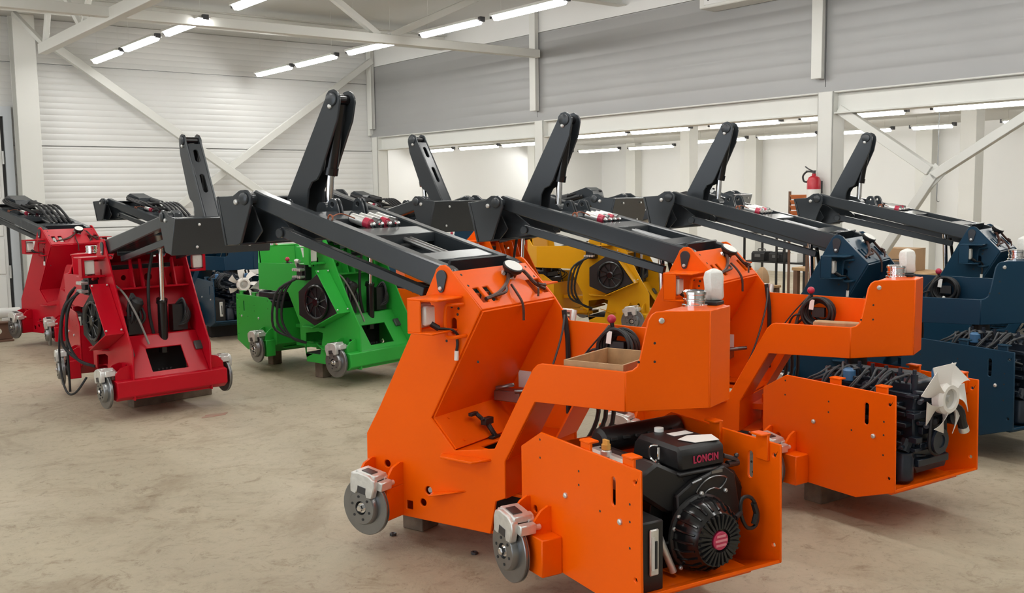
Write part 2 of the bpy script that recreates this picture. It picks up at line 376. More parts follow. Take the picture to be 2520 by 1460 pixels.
# ------------------------------------------------------------------ the articulated mini loader (x forward, y left; origin at the articulation joint)
LP = .291; EP = .316
TOWER = [(.345, 1.243), (.365, 1.253), (.39, 1.25), (.41, 1.234), (.42, 1.212), (.47, 1.118), (.565, .931), (.742, .615), (.824, .484), (.826, .30), (.826, .137), (.151, .141), (.122, .284), (.073, .305), (.073, .461)]
SIDE_L = TOWER + [(-.075, .722), (-.475, .727), (-.475, .879), (-.104, .879), (-.085, .872), (-.064, .851), (.017, .705), (.126, .505), (.331, .47), (.453, .595), (.182, 1.075), (.325, 1.222)]
SIDE_R = TOWER + [(-.075, .722), (-.475, .727), (-.475, .958), (.105, .972), (.182, 1.075), (.325, 1.222)]
RND = math.radians
# bent rear panel: s along the inward bend, from (-.475,.291) to (-.727,.098)
BD = Vector((-.252, -.193)).normalized()
def bentmap(sgn):
    nx, ny = BD.y, -BD.x
    return lambda u, v, w_: (-.475+BD.x*u+nx*w_*-1, sgn*(LP+BD.y*u+ny*w_*-1), v)
BENT_L = [(0, .727), (.3175, .733), (.3175, 1.103), (.152, 1.104), (.118, 1.102), (.099, 1.091), (.085, 1.069), (.055, .93), (.044, .897), (.027, .884), (0, .879)]
BENT_R = [(0, .727), (.3175, .733), (.3175, 1.103), (.15, 1.0), (.1, .96), (0, .958)]
def on_dash(u, v, w_):
    """dashboard plane: u up the slope from its rear lower edge, v = y, w thickness"""
    c = math.sqrt(.5); return (.182+c*u-c*w_*-1*-1, v, 1.075+c*u+c*w_)
def spline_hose(b, pts, r): b.tube(pts, r, 7, 5)

def brake(root, sx, y, x, z, rz, tagm):
    """brake disc with hub and caliper; y signed, x,z centre"""
    sg = 1 if y > 0 else -1
    d = part('disc%d' % sg, 'brake_disc', lambda b: (
        b.lathe([(.122, -.011), (.125, -.008), (.125, -.004), (.122, -.003), (.122, .003), (.125, .004), (.125, .008), (.122, .011), (.078, .011), (.075, .03), (.07, .036), (.03, .037), (.03, .012), (.0, .012)], (0, 0, 0), (0, sg, 0), 40)), STEEL, root)
    d.location = (x*math.cos(rz)-y*math.sin(rz), x*math.sin(rz)+y*math.cos(rz), z); d.rotation_euler = (0, 0, rz)
    part('hub%d' % sg, 'hub', lambda b: (b.lathe([(.028, .012), (.028, .02), (.022, .03), (.0, .03)], (0, 0, 0), (0, sg, 0), 18), b.lathe([(.015, .03), (.015, .046), (.011, .05), (0, .05)], (0, 0, 0), (0, sg, 0), 6)), CHROME, d)
    def studs(b):
        for i in range(6):
            a = i*PI/3+.3; b.cyl((.05*math.cos(a), sg*.0362, .05*math.sin(a)), (.05*math.cos(a), sg*.0385, .05*math.sin(a)), .006, 8)
    part('stud%d' % sg, 'bolt_holes', studs, DARKIN, d)
    def carrier(b):
        b.cyl((0, -sg*.012, 0), (0, -sg*.07, 0), .05, 14)
        b.cyl((-.045*1, -sg*.03, .045), (-.045, -sg*.07, .045), .02, 10); b.cyl((.05, -sg*.03, .035), (.05, -sg*.07, .035), .02, 10)
    part('carrier%d' % sg, 'hub_carrier', carrier, DARKSTEEL, d)
    def cal(b):
        T = Matrix.Rotation(-.16, 4, 'Y')
        b.prism([(-.062, .062), (-.03, .058), (-.02, .078), (.02, .078), (.03, .058), (.062, .062), (.07, .115), (.062, .142), (.03, .155), (-.03, .155), (-.062, .142), (-.07, .115)], sg*.016, sg*.046, f=lambda u, v, w_: tuple(T @ Vector((u, w_, v))))
        b.box(-.055, .055, -sg*.05, sg*.03, .13, .158, T)
        b.prism([(-.05, .07), (.05, .07), (.06, .14), (.04, .15), (-.04, .15), (-.06, .14)], -sg*.03, -sg*.06, f=lambda u, v, w_: tuple(T @ Vector((u, w_, v))))
        b.box(-.09, -.06, -sg*.05, sg*.02, .095, .135, T); b.box(.06, .09, -sg*.05, sg*.02, .095, .135, T)
        b.cyl(tuple(T @ Vector((-.075, sg*.01, .115))), tuple(T @ Vector((-.075, -sg*.075, .115))), .011, 10)
        b.cyl(tuple(T @ Vector((.075, sg*.01, .115))), tuple(T @ Vector((.075, -sg*.075, .115))), .011, 10)
        b.cyl(tuple(T @ Vector((0, -sg*.05, .11))), tuple(T @ Vector((0, -sg*.08, .11))), .03, 14)
    part('cal%d' % sg, 'caliper', cal, ALU, d, .004)
    part('spring%d' % sg, 'pad_spring', lambda b: (b.box(-.024, .02, sg*.046, sg*.048, .07, .1, Matrix.Rotation(-.16, 4, 'Y')), b.box(-.028, .028, -sg*.02, sg*.02, .158, .161, Matrix.Rotation(-.16, 4, 'Y'))), DARKSTEEL, d)

def gas_engine(root, ep):
    yz = lambda u, v, w_: (w_, u, v)
    e = ep('gas_body', 'engine', lambda b: (
        b.prism([(.06, .48), (0, .54), (-.15, .555), (-.2, .52), (-.235, .37), (-.19, .25), (-.1, .2), (0, .2), (.055, .36)], -.5, -.84, f=yz),
        b.box(-.8, -.42, -.19, .1, .205, .3)), BLACK, .008)
    e['label'] = 'black petrol engine with recoil starter'
    part('gas_cowl', 'cylinder_cowl', lambda b: b.prism([(.208, .575), (.134, .612), (.02, .555), (-.01, .5), (.07, .42), (.1, .43), (.2, .5)], -.52, -.845, f=yz), BLACK, e, .01)
    part('gas_cowl2', 'cylinder_cowl', lambda b: b.prism([(-.16, .56), (-.25, .52), (-.29, .46), (-.28, .38), (-.22, .4), (-.15, .5)], -.52, -.82, f=yz), BLACK, e, .01)
    cy, cz_ = -.033, .345
    part('gas_shroud', 'blower_shroud', lambda b: (
        b.prism([(.065, .488), (-.011, .53), (-.15, .565), (-.205, .527), (-.235, .374), (-.195, .25), (-.1, .205), (.005, .205), (.056, .369)], -.84, -.868, f=yz),
        b.lathe([(.142, 0), (.138, .014), (.13, .02)], (-.866, cy, cz_), (-1, 0, 0), 28)), BLACK, e, .006)
    part('gas_rec', 'recoil_starter', lambda b: b.lathe([(.128, 0), (.127, .03), (.118, .06), (.1, .085), (.094, .1), (.04, .102), (.04, .096), (0, .096)], (-.875, cy, cz_), (-1, 0, 0), 32), GLOSSB, e)
    for i in range(26):
        a = 2*PI*i/26; c, s_ = math.cos(a), math.sin(a)
        part('gas_fin%d' % i, 'cooling_fin', lambda b: b.add([(-.975, cy+r*c-t*s_, cz_+r*s_+t*c) for r in (.042, .09) for t in (-.004, .004)] + [(-.985, cy+r*c-t*s_, cz_+r*s_+t*c) for r in (.042, .09) for t in (-.004, .004)], [(4, 5, 7, 6), (0, 1, 5, 4), (2, 6, 7, 3), (0, 4, 6, 2), (1, 3, 7, 5), (0, 2, 3, 1)]), BLACK, e)
    for i in range(22):
        a = 2*PI*i/22; c, s_ = math.cos(a), math.sin(a)
        part('gas_slat%d' % i, 'starter_rib', lambda b: b.ring([(-.88, cy+.129*c, cz_+.129*s_), (-.935, cy+.12*c, cz_+.12*s_), (-.96, cy+.102*c, cz_+.102*s_)], .0045, 5), GLOSSB, e)
    part('gas_emb', 'emblem', lambda b: b.lathe([(.033, 0), (.033, .012), (.03, .014), (0, .014)], (-.972, cy, cz_), (-1, 0, 0), 26), EMBLEM, e, label='round red emblem')
    for i, z in enumerate((.362, .346, .33)):
        wd = (.019, .026, .022)[i]
        part('gas_emb%d' % i, 'emblem_stripe', lambda b: b.box(-.988, -.985, cy-wd, cy+wd, z-.004, z+.004), EMBLEM2, e)
    part('gas_air', 'air_filter_cover', lambda b: b.prism([(-.575, .56), (-.585, .63), (-.61, .65), (-.82, .648), (-.842, .63), (-.848, .56)], .035, -.178), BLACK, e, .012)
    part('gas_air2', 'cover_rim', lambda b: b.box(-.858, -.565, -.188, .045, .548, .562), BLACK, e, .005)
    part('gas_air3', 'filter_base', lambda b: b.prism([(-.58, .5), (-.6, .55), (-.84, .55), (-.845, .5)], .04, -.17), BLACK, e, .008)
    # lettering on the end of the air filter cover
    cu = bpy.data.curves.new('lettering', 'FONT'); cu.body = 'LONCIN'; cu.size = .04; cu.extrude = .0012; cu.align_x = 'CENTER'; cu.align_y = 'CENTER'; cu.offset = .0012; cu.space_character = 1.1
    to = bpy.data.objects.new('tmp_text', cu); C.objects.link(to); dg = bpy.context.evaluated_depsgraph_get()
    me = bpy.data.meshes.new_from_object(to.evaluated_get(dg)); bpy.data.objects.remove(to); me.name = 'lettering'
    me.materials.clear(); me.transform(Matrix(((0, 0, -1, -.8475), (-1, 0, 0, -.083), (0, 1, 0, .598), (0, 0, 0, 1))) @ Matrix.Diagonal((.72, .9, 1, 1)))
    link('lettering', me, EMBLEM, e)
    part('gas_lab', 'sticker', lambda b: b.box(-.7, -.655, -.15, -.06, .65, .6512), PAPER, e)
    part('gas_pap', 'paper_sheet', lambda b: b.prism([(-.815, -.06), (-.83, -.16), (-.76, -.185), (-.735, -.09), (-.755, -.03)], .6505, .652, f=lambda u, v, w_: (u, v, w_+.12*max(0, u+.775))), PAPER, e)
    part('gas_clip', 'clip', lambda b: (b.tube([(-.73, .04, .635), (-.71, .058, .63), (-.7, .052, .59), (-.73, .047, .575), (-.755, .058, .595), (-.74, .045, .63)], .005, 6, 4), b.tube([(-.73, .048, .585), (-.77, .05, .565), (-.83, .04, .56)], .004, 6, 4)), CHROME, e)
    part('gas_knob', 'cover_knob', lambda b: b.cyl((-.61, -.06, .65), (-.61, -.06, .664), .018, 14), PAPER, e)
    part('gas_quad', 'control_panel', lambda b: (b.tube([(-.871, -.02, .49), (-.871, -.06, .525), (-.871, -.11, .535), (-.871, -.16, .52), (-.871, -.13, .487), (-.871, -.1, .493), (-.871, -.07, .488), (-.871, -.05, .475)], .003, 5, 3, True), b.cyl((-.869, .0, .525), (-.872, -.04, .535), .005, 6), b.box(-.871, -.868, -.14, -.09, .545, .555)), STEEL, e)
    for i, (y, z) in enumerate(((.0, .455), (-.155, .475), (cy, .487), (.09, .38), (.06, .235), (-.12, .215), (.07, .42))):
        part('gas_bolt%d' % i, 'bolt', lambda b: b.lathe([(.008, 0), (.008, .006), (.005, .01), (0, .01)], (-.868 if i < 2 else -.88, y, z), (-1, 0, 0), 8), ZINC, e)
    part('gas_valve', 'valve_cover', lambda b: (b.prism([(.13, .6), (.18, .6), (.245, .55), (.23, .5), (.17, .5)], -.5, -.75, f=yz), b.cyl((-.62, .19, .59), (-.62, .19, .62), .02, 12)), ALU, e, .006)
    part('gas_cap', 'filler_cap', lambda b: (b.cyl((-.62, .19, .62), (-.62, .19, .638), .017, 12), b.box(-.635, -.605, .185, .195, .636, .655)), YCAP, e)
    part('gas_plug', 'linkage', lambda b: (b.cyl((-.8, .1, .575), (-.82, .12, .555), .014, 10), b.cyl((-.79, .11, .59), (-.72, .14, .6), .006, 6), b.cyl((-.82, .12, .555), (-.83, .11, .53), .008, 8)), CHROME, e)
    part('gas_plug2', 'throttle_lever', lambda b: (b.cyl((-.83, -.18, .59), (-.84, -.235, .57), .008, 8), b.sphere((-.84, -.235, .585), .009), b.cyl((-.83, -.2, .555), (-.83, -.25, .555), .013, 10)), DARKSTEEL, e)
    part('gas_handle', 'pull_handle', lambda b: (b.tube([(-.93, -.18, .455), (-.93, -.225, .45), (-.93, -.255, .39), (-.93, -.245, .345), (-.93, -.205, .345), (-.93, -.175, .4)], .007, 8, 5, True), b.cyl((-.95, -.13, .4), (-.93, -.175, .405), .009, 8), b.ring([(-.93, -.235, .43), (-.93, -.25, .39), (-.93, -.238, .352)], .011, 8)), BLACK, e)
    part('gas_pipe', 'oil_pipe', lambda b: b.cyl((-.86, .14, .36), (-.88, .09, .225), .013, 12), ALU, e)
    part('gas_base', 'engine_mount', lambda b: b.prism([(.1, .205), (.16, .205), (.12, .5), (.06, .5)], -.55, -.8, f=yz), BLACK, e, .004)
    m = ep('gas_muf', 'muffler', lambda b: b.lathe([(.035, 0), (.05, .012), (.05, .4), (.035, .415)], (-.45, .11, .6), (.06, -1, 0), 20), BLACK)
    for i in range(6):
        part('gas_mufs%d' % i, 'vent_slot', lambda b: b.box(-.503, -.49, .05-i*.06, .08-i*.06, .61, .62), DARKIN, m)
def diesel_engine(root, ep, fan=True, narrow=False):
    e = ep('die_body', 'engine', lambda b: (
        b.box(-.93, -.42, -.16, .1, .3, .6), b.box(-.9, -.45, -.13, .08, .6, .66),
        b.prism([(-.2, .3), (-.17, .24), (.06, .24), (.1, .3)], -.92, -.45, f=lambda u, v, w_: (w_, u, v))), DIESEL, .008)
    e['label'] = 'dark blue-black diesel engine'
    rnd = random.Random(3)
    for i in range(7):
        z = .33+i*.045; part('die_rib%d' % i, 'block_rib', lambda b: b.box(-.92+.02*(i % 3), -.44, .1, .125+.02*(i % 2), z, z+.02), DIESEL, e, .003)
    for i in range(6):
        x = -.9+i*.075; part('die_rb%d' % i, 'injector', lambda b: (b.cyl((x, .06, .62), (x, .06, .7), .016, 10), b.cyl((x, .06, .7), (x, .06, .72), .009, 8)), DIESEL, e)
    for i in range(5):
        zz = .28+i*.075
        part('die_re%d' % i, 'cover_rib', lambda b: b.box(-.955, -.93, -.14+.01*i, .09-.01*(i % 3), zz, zz+.035), DIESEL, e, .003)
    for i in range(34):
        y, z = rnd.uniform(-.12, .14), rnd.uniform(.26, .66); q = rnd.choice((0, 1, 2)); h = rnd.uniform(.012, .03)
        if i < 17: P0 = (-.935-.02*(i % 2), y, z)
        else: P0 = (rnd.uniform(-.92, -.5), .13, z)
        def fitg(b):
            if q == 0: b.box(P0[0]-.022, P0[0]+.02, P0[1]-.02, P0[1]+.025, P0[2]-h/2, P0[2]+h/2)
            elif q == 1: b.cyl(P0, (P0[0]-.02, P0[1]+.045, P0[2]), h*.6, 8)
            else: b.cyl((P0[0], P0[1]-.03, P0[2]), (P0[0], P0[1]+.04, P0[2]+.012), h*.5, 8)
        part('die_g%d' % i, 'fitting', fitg, DIESEL if i % 6 else DARKSTEEL, e, .002)
    part('die_pan', 'oil_filter', lambda b: (b.lathe([(.04, 0), (.048, .01), (.048, .11), (.042, .12), (.042, .135)], (-.9, .13, .215), (0, 0, 1), 20), b.cyl((-.9, .13, .35), (-.9, .1, .4), .03, 10)), DIESEL, e)
    part('die_tank', 'side_cover', lambda b: b.box(-.9, -.5, .17, .24, .21, .34), BLACK, e, .012)
    for i in range(15):
        x = -.87+i*.031
        part('die_hose%d' % i, 'fuel_line', lambda b: b.tube([(x, .08, .66), (x-.03+rnd.uniform(-.03, .03), .14, .69+rnd.uniform(-.01, .03)), (x+rnd.uniform(-.05, .03), .19, .66), (x+.03, .2, .58+rnd.uniform(-.05, .04)), (x+rnd.uniform(-.05, .05), .13, .55+rnd.uniform(-.03, .03))], .0058, 6, 5), WIRE, e)
    for i in range(4):
        part('die_hoz%d' % i, 'wire_loom', lambda b: b.tube([(-.45, .02+.03*i, .66), (-.55, .04+.03*i, .69), (-.65, .0, .685), (-.8, -.05-.02*i, .67), (-.92, -.08, .63)], .009, 6, 5), WIRE, e)
    part('die_blue', 'fuel_filter', lambda b: (b.lathe([(.025, 0), (.03, .005), (.03, .05), (.02, .06)], (-.62, .16, .64), (0, 0, 1), 14)), BLUEP, e)
    part('die_bcap', 'coolant_cap', lambda b: b.lathe([(.02, 0), (.022, .03), (.018, .045), (0, .045)], (-.93, -.06, .67), (0, 0, 1), 12), BLUEP, e)
    part('die_pul', 'pulley', lambda b: (b.lathe([(.058, 0), (.058, .012), (.05, .014), (.05, .02), (.058, .022), (.058, .034), (.03, .034), (.03, .028), (0, .028)], (-.97, -.0, .4), (-1, 0, 0), 24)), DIESEL, e)
    part('die_belt', 'belt', lambda b: b.tube([(-.985, .06, .4), (-.985, .03, .6), (-.985, -.03, .6), (-.985, -.06, .4), (-.985, -.03, .345), (-.985, .03, .345)], .008, 6, 5, True), RUBBER, e)
    part('die_alt', 'alternator', lambda b: b.lathe([(.045, 0), (.05, .01), (.05, .08), (.03, .09)], (-.9, -.15, .5), (-1, 0, 0), 16), DIESEL, e)
    part('die_hs', 'radiator_hose', lambda b: b.tube([(-.93, -.1, .56), (-1.0, -.13, .53), (-1.0, -.16, .47), (-1.0, -.175, .44)], .022, 10, 4), RUBBER, e)
    part('die_hse', 'hose_end', lambda b: b.cyl((-1.0, -.173, .443), (-1.0, -.183, .42), .024, 12), ALU, e)
    part('die_fl', 'exhaust', lambda b: (b.cyl((-.5, -.05, .66), (-.5, -.05, .74), .05, 18), b.box(-.56, -.44, -.11, .01, .74, .752)), BLACK, e)
    if fan:
        f = ep('die_fan', 'cooling_fan', lambda b: (b.lathe([(.072, .0), (.074, .035), (.062, .05), (.046, .05), (.044, .028), (0, .028)], (-1.0, .005, .603), (-1, 0, 0), 28)), WHITEP)
        f['label'] = 'white plastic fan with broad curved blades'
        part('die_fanh', 'fan_hub', lambda b: (b.lathe([(.044, .02), (.044, .034), (.015, .036), (.015, .046), (0, .046)], (-1.0, .005, .603), (-1, 0, 0), 20)), ZINC, f)
        for i in range(7):
            a0 = 2*PI*i/7+.35
            def blade(b):
                N = 6; vs = []
                for j in range(N+1):
                    r = .065+(.166-.065)*j/N; sw = .2*(j/N)**1.5; hw = (.15+.06*(j/N)) if narrow else (.22+.17*(j/N))
                    for t, xx in ((-1, .018), (1, -.03)):
                        a = a0+sw+t*hw*(.0+1.0) ; tw = 1-.35*j/N
                        for th in (0, .003):
                            vs.append((-1.02-xx*tw*-1-th, .005+r*math.cos(a), .603+r*math.sin(a)))
                fs = []
                for j in range(N):
                    p, q = 4*j, 4*(j+1)
                    fs += [(p, q, q+2, p+2), (p+1, p+3, q+3, q+1), (p, p+1, q+1, q), (p+2, q+2, q+3, p+3)]
                fs += [(0, 2, 3, 1), (4*N, 4*N+1, 4*N+3, 4*N+2)]
                b.add(vs, fs)
            part('die_bl%d%d' % (i, narrow), 'fan_blade', blade, WHITEP, f)
def battery(root, ep):
    o = ep('bat', 'oil_tank', lambda b: b.box(-.945, -.66, .185, .298, .205, .45), BLACK, .006)
    part('bat_g', 'level_gauge', lambda b: (b.box(-.955, -.945, .212, .25, .265, .425)), ALU, o, .004)
    part('bat_g2', 'gauge_glass', lambda b: b.box(-.958, -.955, .222, .232, .29, .385), DARKIN, o)
    part('bat_w', 'gauge_window', lambda b: b.box(-.957, -.955, .233, .245, .285, .4), BAG, o)

def loader(label, paint, pose, phi, be, engine='diesel', jib=True, bag=True, tray=False, hoses=False, tank=False, group=None):
    X, Y, th = pose
    root = empty('mini_loader', (X, Y, 0), RND(th), label, 'loader', group)
    ph = RND(phi)
    P = lambda key, name, build, m=paint, bevel=.003, lab=None: part(key, name, build, m, root, bevel, lab)
    def ep(key, name, build, m=paint, bevel=.0, lab=None):
        o = part('E'+key, name, build, m, root, bevel, lab); o.rotation_euler = (0, 0, ph); return o
    # ---- front frame
    hl = [circ(.706, .361, .017), circ(.476, .274, .019), circ(.507, .216, .017), rect(.566, .6, .172, .212), oval(.322, 1.0, .028, .07)]
    pl = P('sideL', 'side_plate', lambda b: b.prism(SIDE_L, LP-.012, LP, hl))
    hr = [[(.143, .385), (.31, .41), (.365, .40), (.36, .36), (.323, .215), (.138, .212)], circ(.706, .361, .017), oval(.322, 1.0, .028, .07)]
    pr_ = P('sideR', 'side_plate', lambda b: b.prism(SIDE_R, -LP, -LP+.012, hr))
    part('plug', 'hole_bolt', lambda b: b.cyl((.476, LP-.03, .274), (.476, LP-.012, .274), .012, 10), ZINC, pl)
    for i, (x, z) in enumerate(((.33, 1.08), (.295, 1.075), (.3, 1.05), (.36, .935), (.2, .86))):
        part('dot%d' % i, 'bolt_hole', lambda b: b.cyl((x, LP+.0003, z), (x, LP+.001, z), .006, 8), DARKIN, pl)
    P('bentL', 'rear_side_panel', lambda b: b.prism(BENT_L, 0, .012, f=bentmap(1)))
    P('bentR', 'rear_side_panel', lambda b: b.prism(BENT_R, 0, .012, f=bentmap(-1)))
    rp = P('rearp', 'rear_panel', lambda b: b.box(-.73, -.718, -.098, .098, .733, 1.103))
    def tankbolt(b):
        f = bentmap(1)
        b.lathe([(.011, 0), (.011, .006), (.006, .009), (0, .009)], f(.135, 1.069, -.000), (-.608, .794, 0), 10)
    P('tankbolt', 'bolt', tankbolt, ZINC, 0)
    def tankdots(b):
        f = bentmap(1)
        for s_, z in ((.11, .985), (.05, .915), (.11, .915)):
            p = Vector(f(s_, z, 0)); n = Vector((-.608, .794, 0)); b.cyl(p+n*.0003, p+n*.001, .005, 8)
    P('tankdots', 'bolt_holes', tankdots, DARKIN, 0)
    P('tanktop', 'tank_top', lambda b: b.prism([(-.57, .218), (-.727, .098), (-.727, -.098), (-.60, -.195), (-.575, -.195)], 1.09, 1.101, f=lambda u, v, w_: (u, v, w_)))
    P('tankfront', 'tank_front', lambda b: b.slab((-.575, 1.095), (-.545, .745), -.19, .195, .01))
    P('deck', 'deck_plate', lambda b: b.prism([(.0, LP-.012), (-.47, LP-.012), (-.725, .095), (-.725, -.095), (-.47, -LP+.012), (.0, -LP+.012)], .735, .747, f=lambda u, v, w_: (u, v, w_)))
    P('armin', 'arm_front_panel', lambda b: (b.slab((.068, .465), (-.078, .726), .10, LP-.012, .008), b.slab((.068, .465), (-.078, .726), -LP+.012, -.10, .008)), bevel=0)
    # dashboard with four slots
    sl = [[(.035, y-.02), (.115, y-.02), (.115, y+.02), (.035, y+.02)] for y in (.215, .145, -.185, -.255)]
    da = P('dash', 'dashboard', lambda b: b.prism([(0, -LP+.012), (.216, -LP+.012), (.216, LP-.012), (0, LP-.012)], -.012, 0, sl, f=on_dash))
    P('dashin', 'tower_core', lambda b: b.box(.25, .3, -.26, .26, .98, 1.05), DARKIN, 0)
    for i, (u, y) in enumerate(((.19, .24), (.13, .25), (.19, -.25), (.13, -.255))):
        part('dd%d' % i, 'bolt_hole', lambda b: b.cyl(on_dash(u, y, .0003), on_dash(u, y, .001), .006, 8), DARKIN, da)
    # gauge, its wiring, cut cables hanging from the slots
    g = P('gauge', 'gauge', lambda b: b.lathe([(.028, -.03), (.03, .0), (.045, .015), (.046, .03), (.042, .034), (0, .034)], (.285, -.085, 1.2), (-.5, .12, .85), 24), BLACK, 0)
    part('gauge_d', 'dial', lambda b: b.lathe([(.041, .0345), (.0, .036)], (.285, -.085, 1.2), (-.5, .12, .85), 24), PAPER, g)
    part('gauge_r', 'clamp', lambda b: (b.cyl((.275, -.07, 1.18), (.285, -.1, 1.165), .012, 10), b.cyl((.3, -.05, 1.19), (.305, -.04, 1.2), .012, 10)), ALU, g)
    P('wires', 'wire_bundle', lambda b: (b.tube([(.22, .2, 1.11), (.225, .1, 1.125), (.25, .0, 1.16), (.28, -.06, 1.2)], .009, 6, 6), b.tube([(.22, .15, 1.115), (.2, .08, 1.13), (.25, .01, 1.15)], .006, 6, 5), b.tube([(.24, -.02, 1.15), (.2, -.0, 1.12), (.172, -.005, 1.07), (.168, -.005, 1.0)], .006, 6, 5)), mat('brown_wire', (.06, .02, .012), .5), 0)
    P('wires2', 'wire_bundle', lambda b: (b.tube([(.27, -.16, 1.2), (.26, -.18, 1.18), (.23, -.2, 1.14), (.205, -.24, 1.115)], .008, 6, 5), b.tube([(.21, -.19, 1.12), (.19, -.16, 1.12), (.185, -.15, 1.09)], .005, 6, 5), b.tube([(.22, -.2, 1.14), (.215, -.25, 1.13), (.225, -.27, 1.13)], .008, 6, 5), b.tube([(.25, -.175, 1.17), (.28, -.15, 1.21)], .004, 5, 1)), MATS['brown_wire'], 0)
    P('knee', 'knee_panel', lambda b: b.slab((.186, 1.07), (.457, .593), -LP+.012, LP-.012, .01), bevel=0)
    kp = P('kick', 'kick_panel', lambda b: b.slab((.457, .597), (.335, .47), -LP+.012, LP-.012, .01), bevel=0)
    for i, (u, y) in enumerate(((.15, .2), (.85, .2), (.15, -.2))):
        p = Vector((.452-.118*u, y, .595-.122*u)); part('kb%d' % i, 'bolt', lambda b: b.cyl(p, p+Vector((-.008, 0, .008)), .008, 8), paint, kp)
    P('floorp', 'floor_plate', lambda b: b.prism([(.34, -LP+.012), (.34, LP-.012), (.09, LP-.012), (.09, -LP+.012)], .458, .468, [[(.28, .17), (.28, -.02), (.14, -.02), (.14, .2)], [(.3, -.08), (.3, -.18), (.2, -.18), (.2, -.08)]], f=lambda u, v, w_: (u, v, w_)))
    P('sump', 'sump', lambda b: (b.box(.09, .34, -.25, .25, .2, .21)), DARKIN, 0)
    P('pedal', 'pedal', lambda b: (b.box(.3, .325, -.01, .05, .47, .482), b.cyl((.31, .02, .48), (.34, .03, .53), .012, 8), b.box(.33, .36, .0, .06, .53, .56), b.cyl((.35, .05, .55), (.38, .07, .585), .01, 8), b.box(.37, .39, .06, .11, .575, .59), b.cyl((.345, .0, .54), (.345, .07, .56), .009, 8)), BLACK, .002)
    P('valvebl', 'valve_block', lambda b: (b.box(.28, .42, -.2, -.13, .6, .65), b.cyl((.3, -.12, .655), (.2, -.18, .665), .012, 8), b.cyl((.4, -.12, .66), (.32, -.15, .68), .01, 8)), STEEL, .003)
    P('sticker', 'sticker', lambda b: b.box(.31, .38, -LP+.012, -LP+.0135, .64, .72), PAPER, 0)
    P('belly', 'belly_plate', lambda b: b.box(.13, .8, -LP+.012, LP-.012, .14, .152), bevel=0)
    P('footback', 'foot_panel', lambda b: b.box(.078, .088, -LP+.012, LP-.012, .3, .46), bevel=0)
    P('footlow', 'foot_ledge', lambda b: b.box(.0, .13, -.2, .2, .286, .298), bevel=0)
    P('joint', 'articulation_joint', lambda b: (b.cyl((0, 0, .2), (0, 0, .45), .05, 16), b.box(-.25, .1, -.08, .08, .22, .25), b.box(-.25, .1, -.08, .08, .38, .41)), bevel=0)
    # front: sloping plate with window, bumper, cross plates
    d = Vector((.805-.60, .28-.56)).normalized(); ln = (Vector((.805, .28))-Vector((.60, .56))).length
    fm = lambda u, v, w_: (.60+d.x*u+-d.y*w_, v, .56+d.y*u+d.x*w_)
    fp = P('frontp', 'front_plate', lambda b: b.prism([(0, -LP+.012), (ln, -LP+.012), (ln, LP-.012), (0, LP-.012)], -.012, 0, [[(.112, -.131), (.112, .131), (.302, .131), (.302, -.131)]], f=fm))
    P('frontback', 'window_recess', lambda b: b.box(.45, .47, -.25, .25, .16, .54), DARKIN, 0)
    P('frontled', 'ledge', lambda b: b.box(.5, .605, -LP+.012, LP-.012, .55, .56), bevel=0)
    P('winstuff', 'valve', lambda b: (b.box(.58, .66, -.05, .07, .18, .27), *[b.cyl((.62, y, .26), (.64, y, .31), .011, 8) for y in (-.03, .0, .03, .06)]), BLACK, .003)
    P('bumper', 'bumper', lambda b: b.prism([(.80, .287), (.832, .28), (.832, .17), (.79, .142), (.615, .142), (.615, .287)], -.405, .405), bevel=.006)
    for s_ in (-1, 1):
        for i, x in enumerate((.62, .78)):
            P('ear%d%d' % (s_, i), 'caliper_ear', lambda b: b.prism([(s_*.291, .287), (s_*.40, .287), (s_*.395, .33), (s_*.36, .37), (s_*.31, .385), (s_*.291, .38)], x-.006, x+.006, f=lambda u, v, w_: (w_, u, v)), bevel=0)
        P('pad%d' % s_, 'side_marker', lambda b: b.prism([(u, v+s_*.255) for u, v in ((.1, -.024), (.105, -.03), (.165, -.03), (.17, -.024), (.17, .024), (.165, .03), (.105, .03), (.1, .024))], 0, .018, f=fm), mat('grey_lens', (.07, .075, .07), .4), .004)
    P('cross1', 'cross_plate', lambda b: b.prism(rect(-LP+.012, LP-.012, .90, 1.03), .44, .452, [circ(-.18, .97, .02), circ(.0, .965, .03), circ(.18, .97, .02)], f=lambda u, v, w_: (w_, u, v)), bevel=0)
    P('cross2', 'cross_ledge', lambda b: b.box(.44, .53, -LP+.012, LP-.012, .89, .902), bevel=0)
    for i, y in enumerate((-.13, -.06, .1, .18)):
        P('gus%d' % i, 'gusset', lambda b: b.prism([(.452, .902), (.53, .902), (.47, 1.1), (.44, 1.1)], y-.005, y+.005), bevel=0)
    P('innerb', 'inner_panel', lambda b: b.slab((.40, .90), (.52, .56), -LP+.012, LP-.012, .008), bevel=0)
    # lift cylinder
    cy = P('liftc', 'lift_cylinder', lambda b: (b.cyl((.60, .03, .42), (.61, .03, .8), .034, 16), b.cyl((.60, .03, .78), (.61, .03, .81), .04, 16)), GLOSSB, 0)
    part('liftr', 'cylinder_rod', lambda b: b.cyl((.61, .03, .8), (.63, .03, 1.2), .018, 12), CHROME, cy)
    part('lifth', 'hose', lambda b: b.tube([(.585, -.02, .5), (.57, -.05, .7), (.58, -.05, .95), (.6, -.02, 1.15)], .012, 7, 5), RUBBER, cy)
    def hyd(b):
        b.box(.53, .6, -.22, -.12, .57, .7); b.lathe([(.045, 0), (.045, .1), (.03, .12)], (.55, -.17, .72), (.3, .2, .6), 12)
        for i in range(5): b.tube([(.56, -.24+.02*i, .6), (.6, -.22+.03*i, .68), (.57, -.2+.02*i, .78), (.54, -.16, .86)], .011, 6, 5)
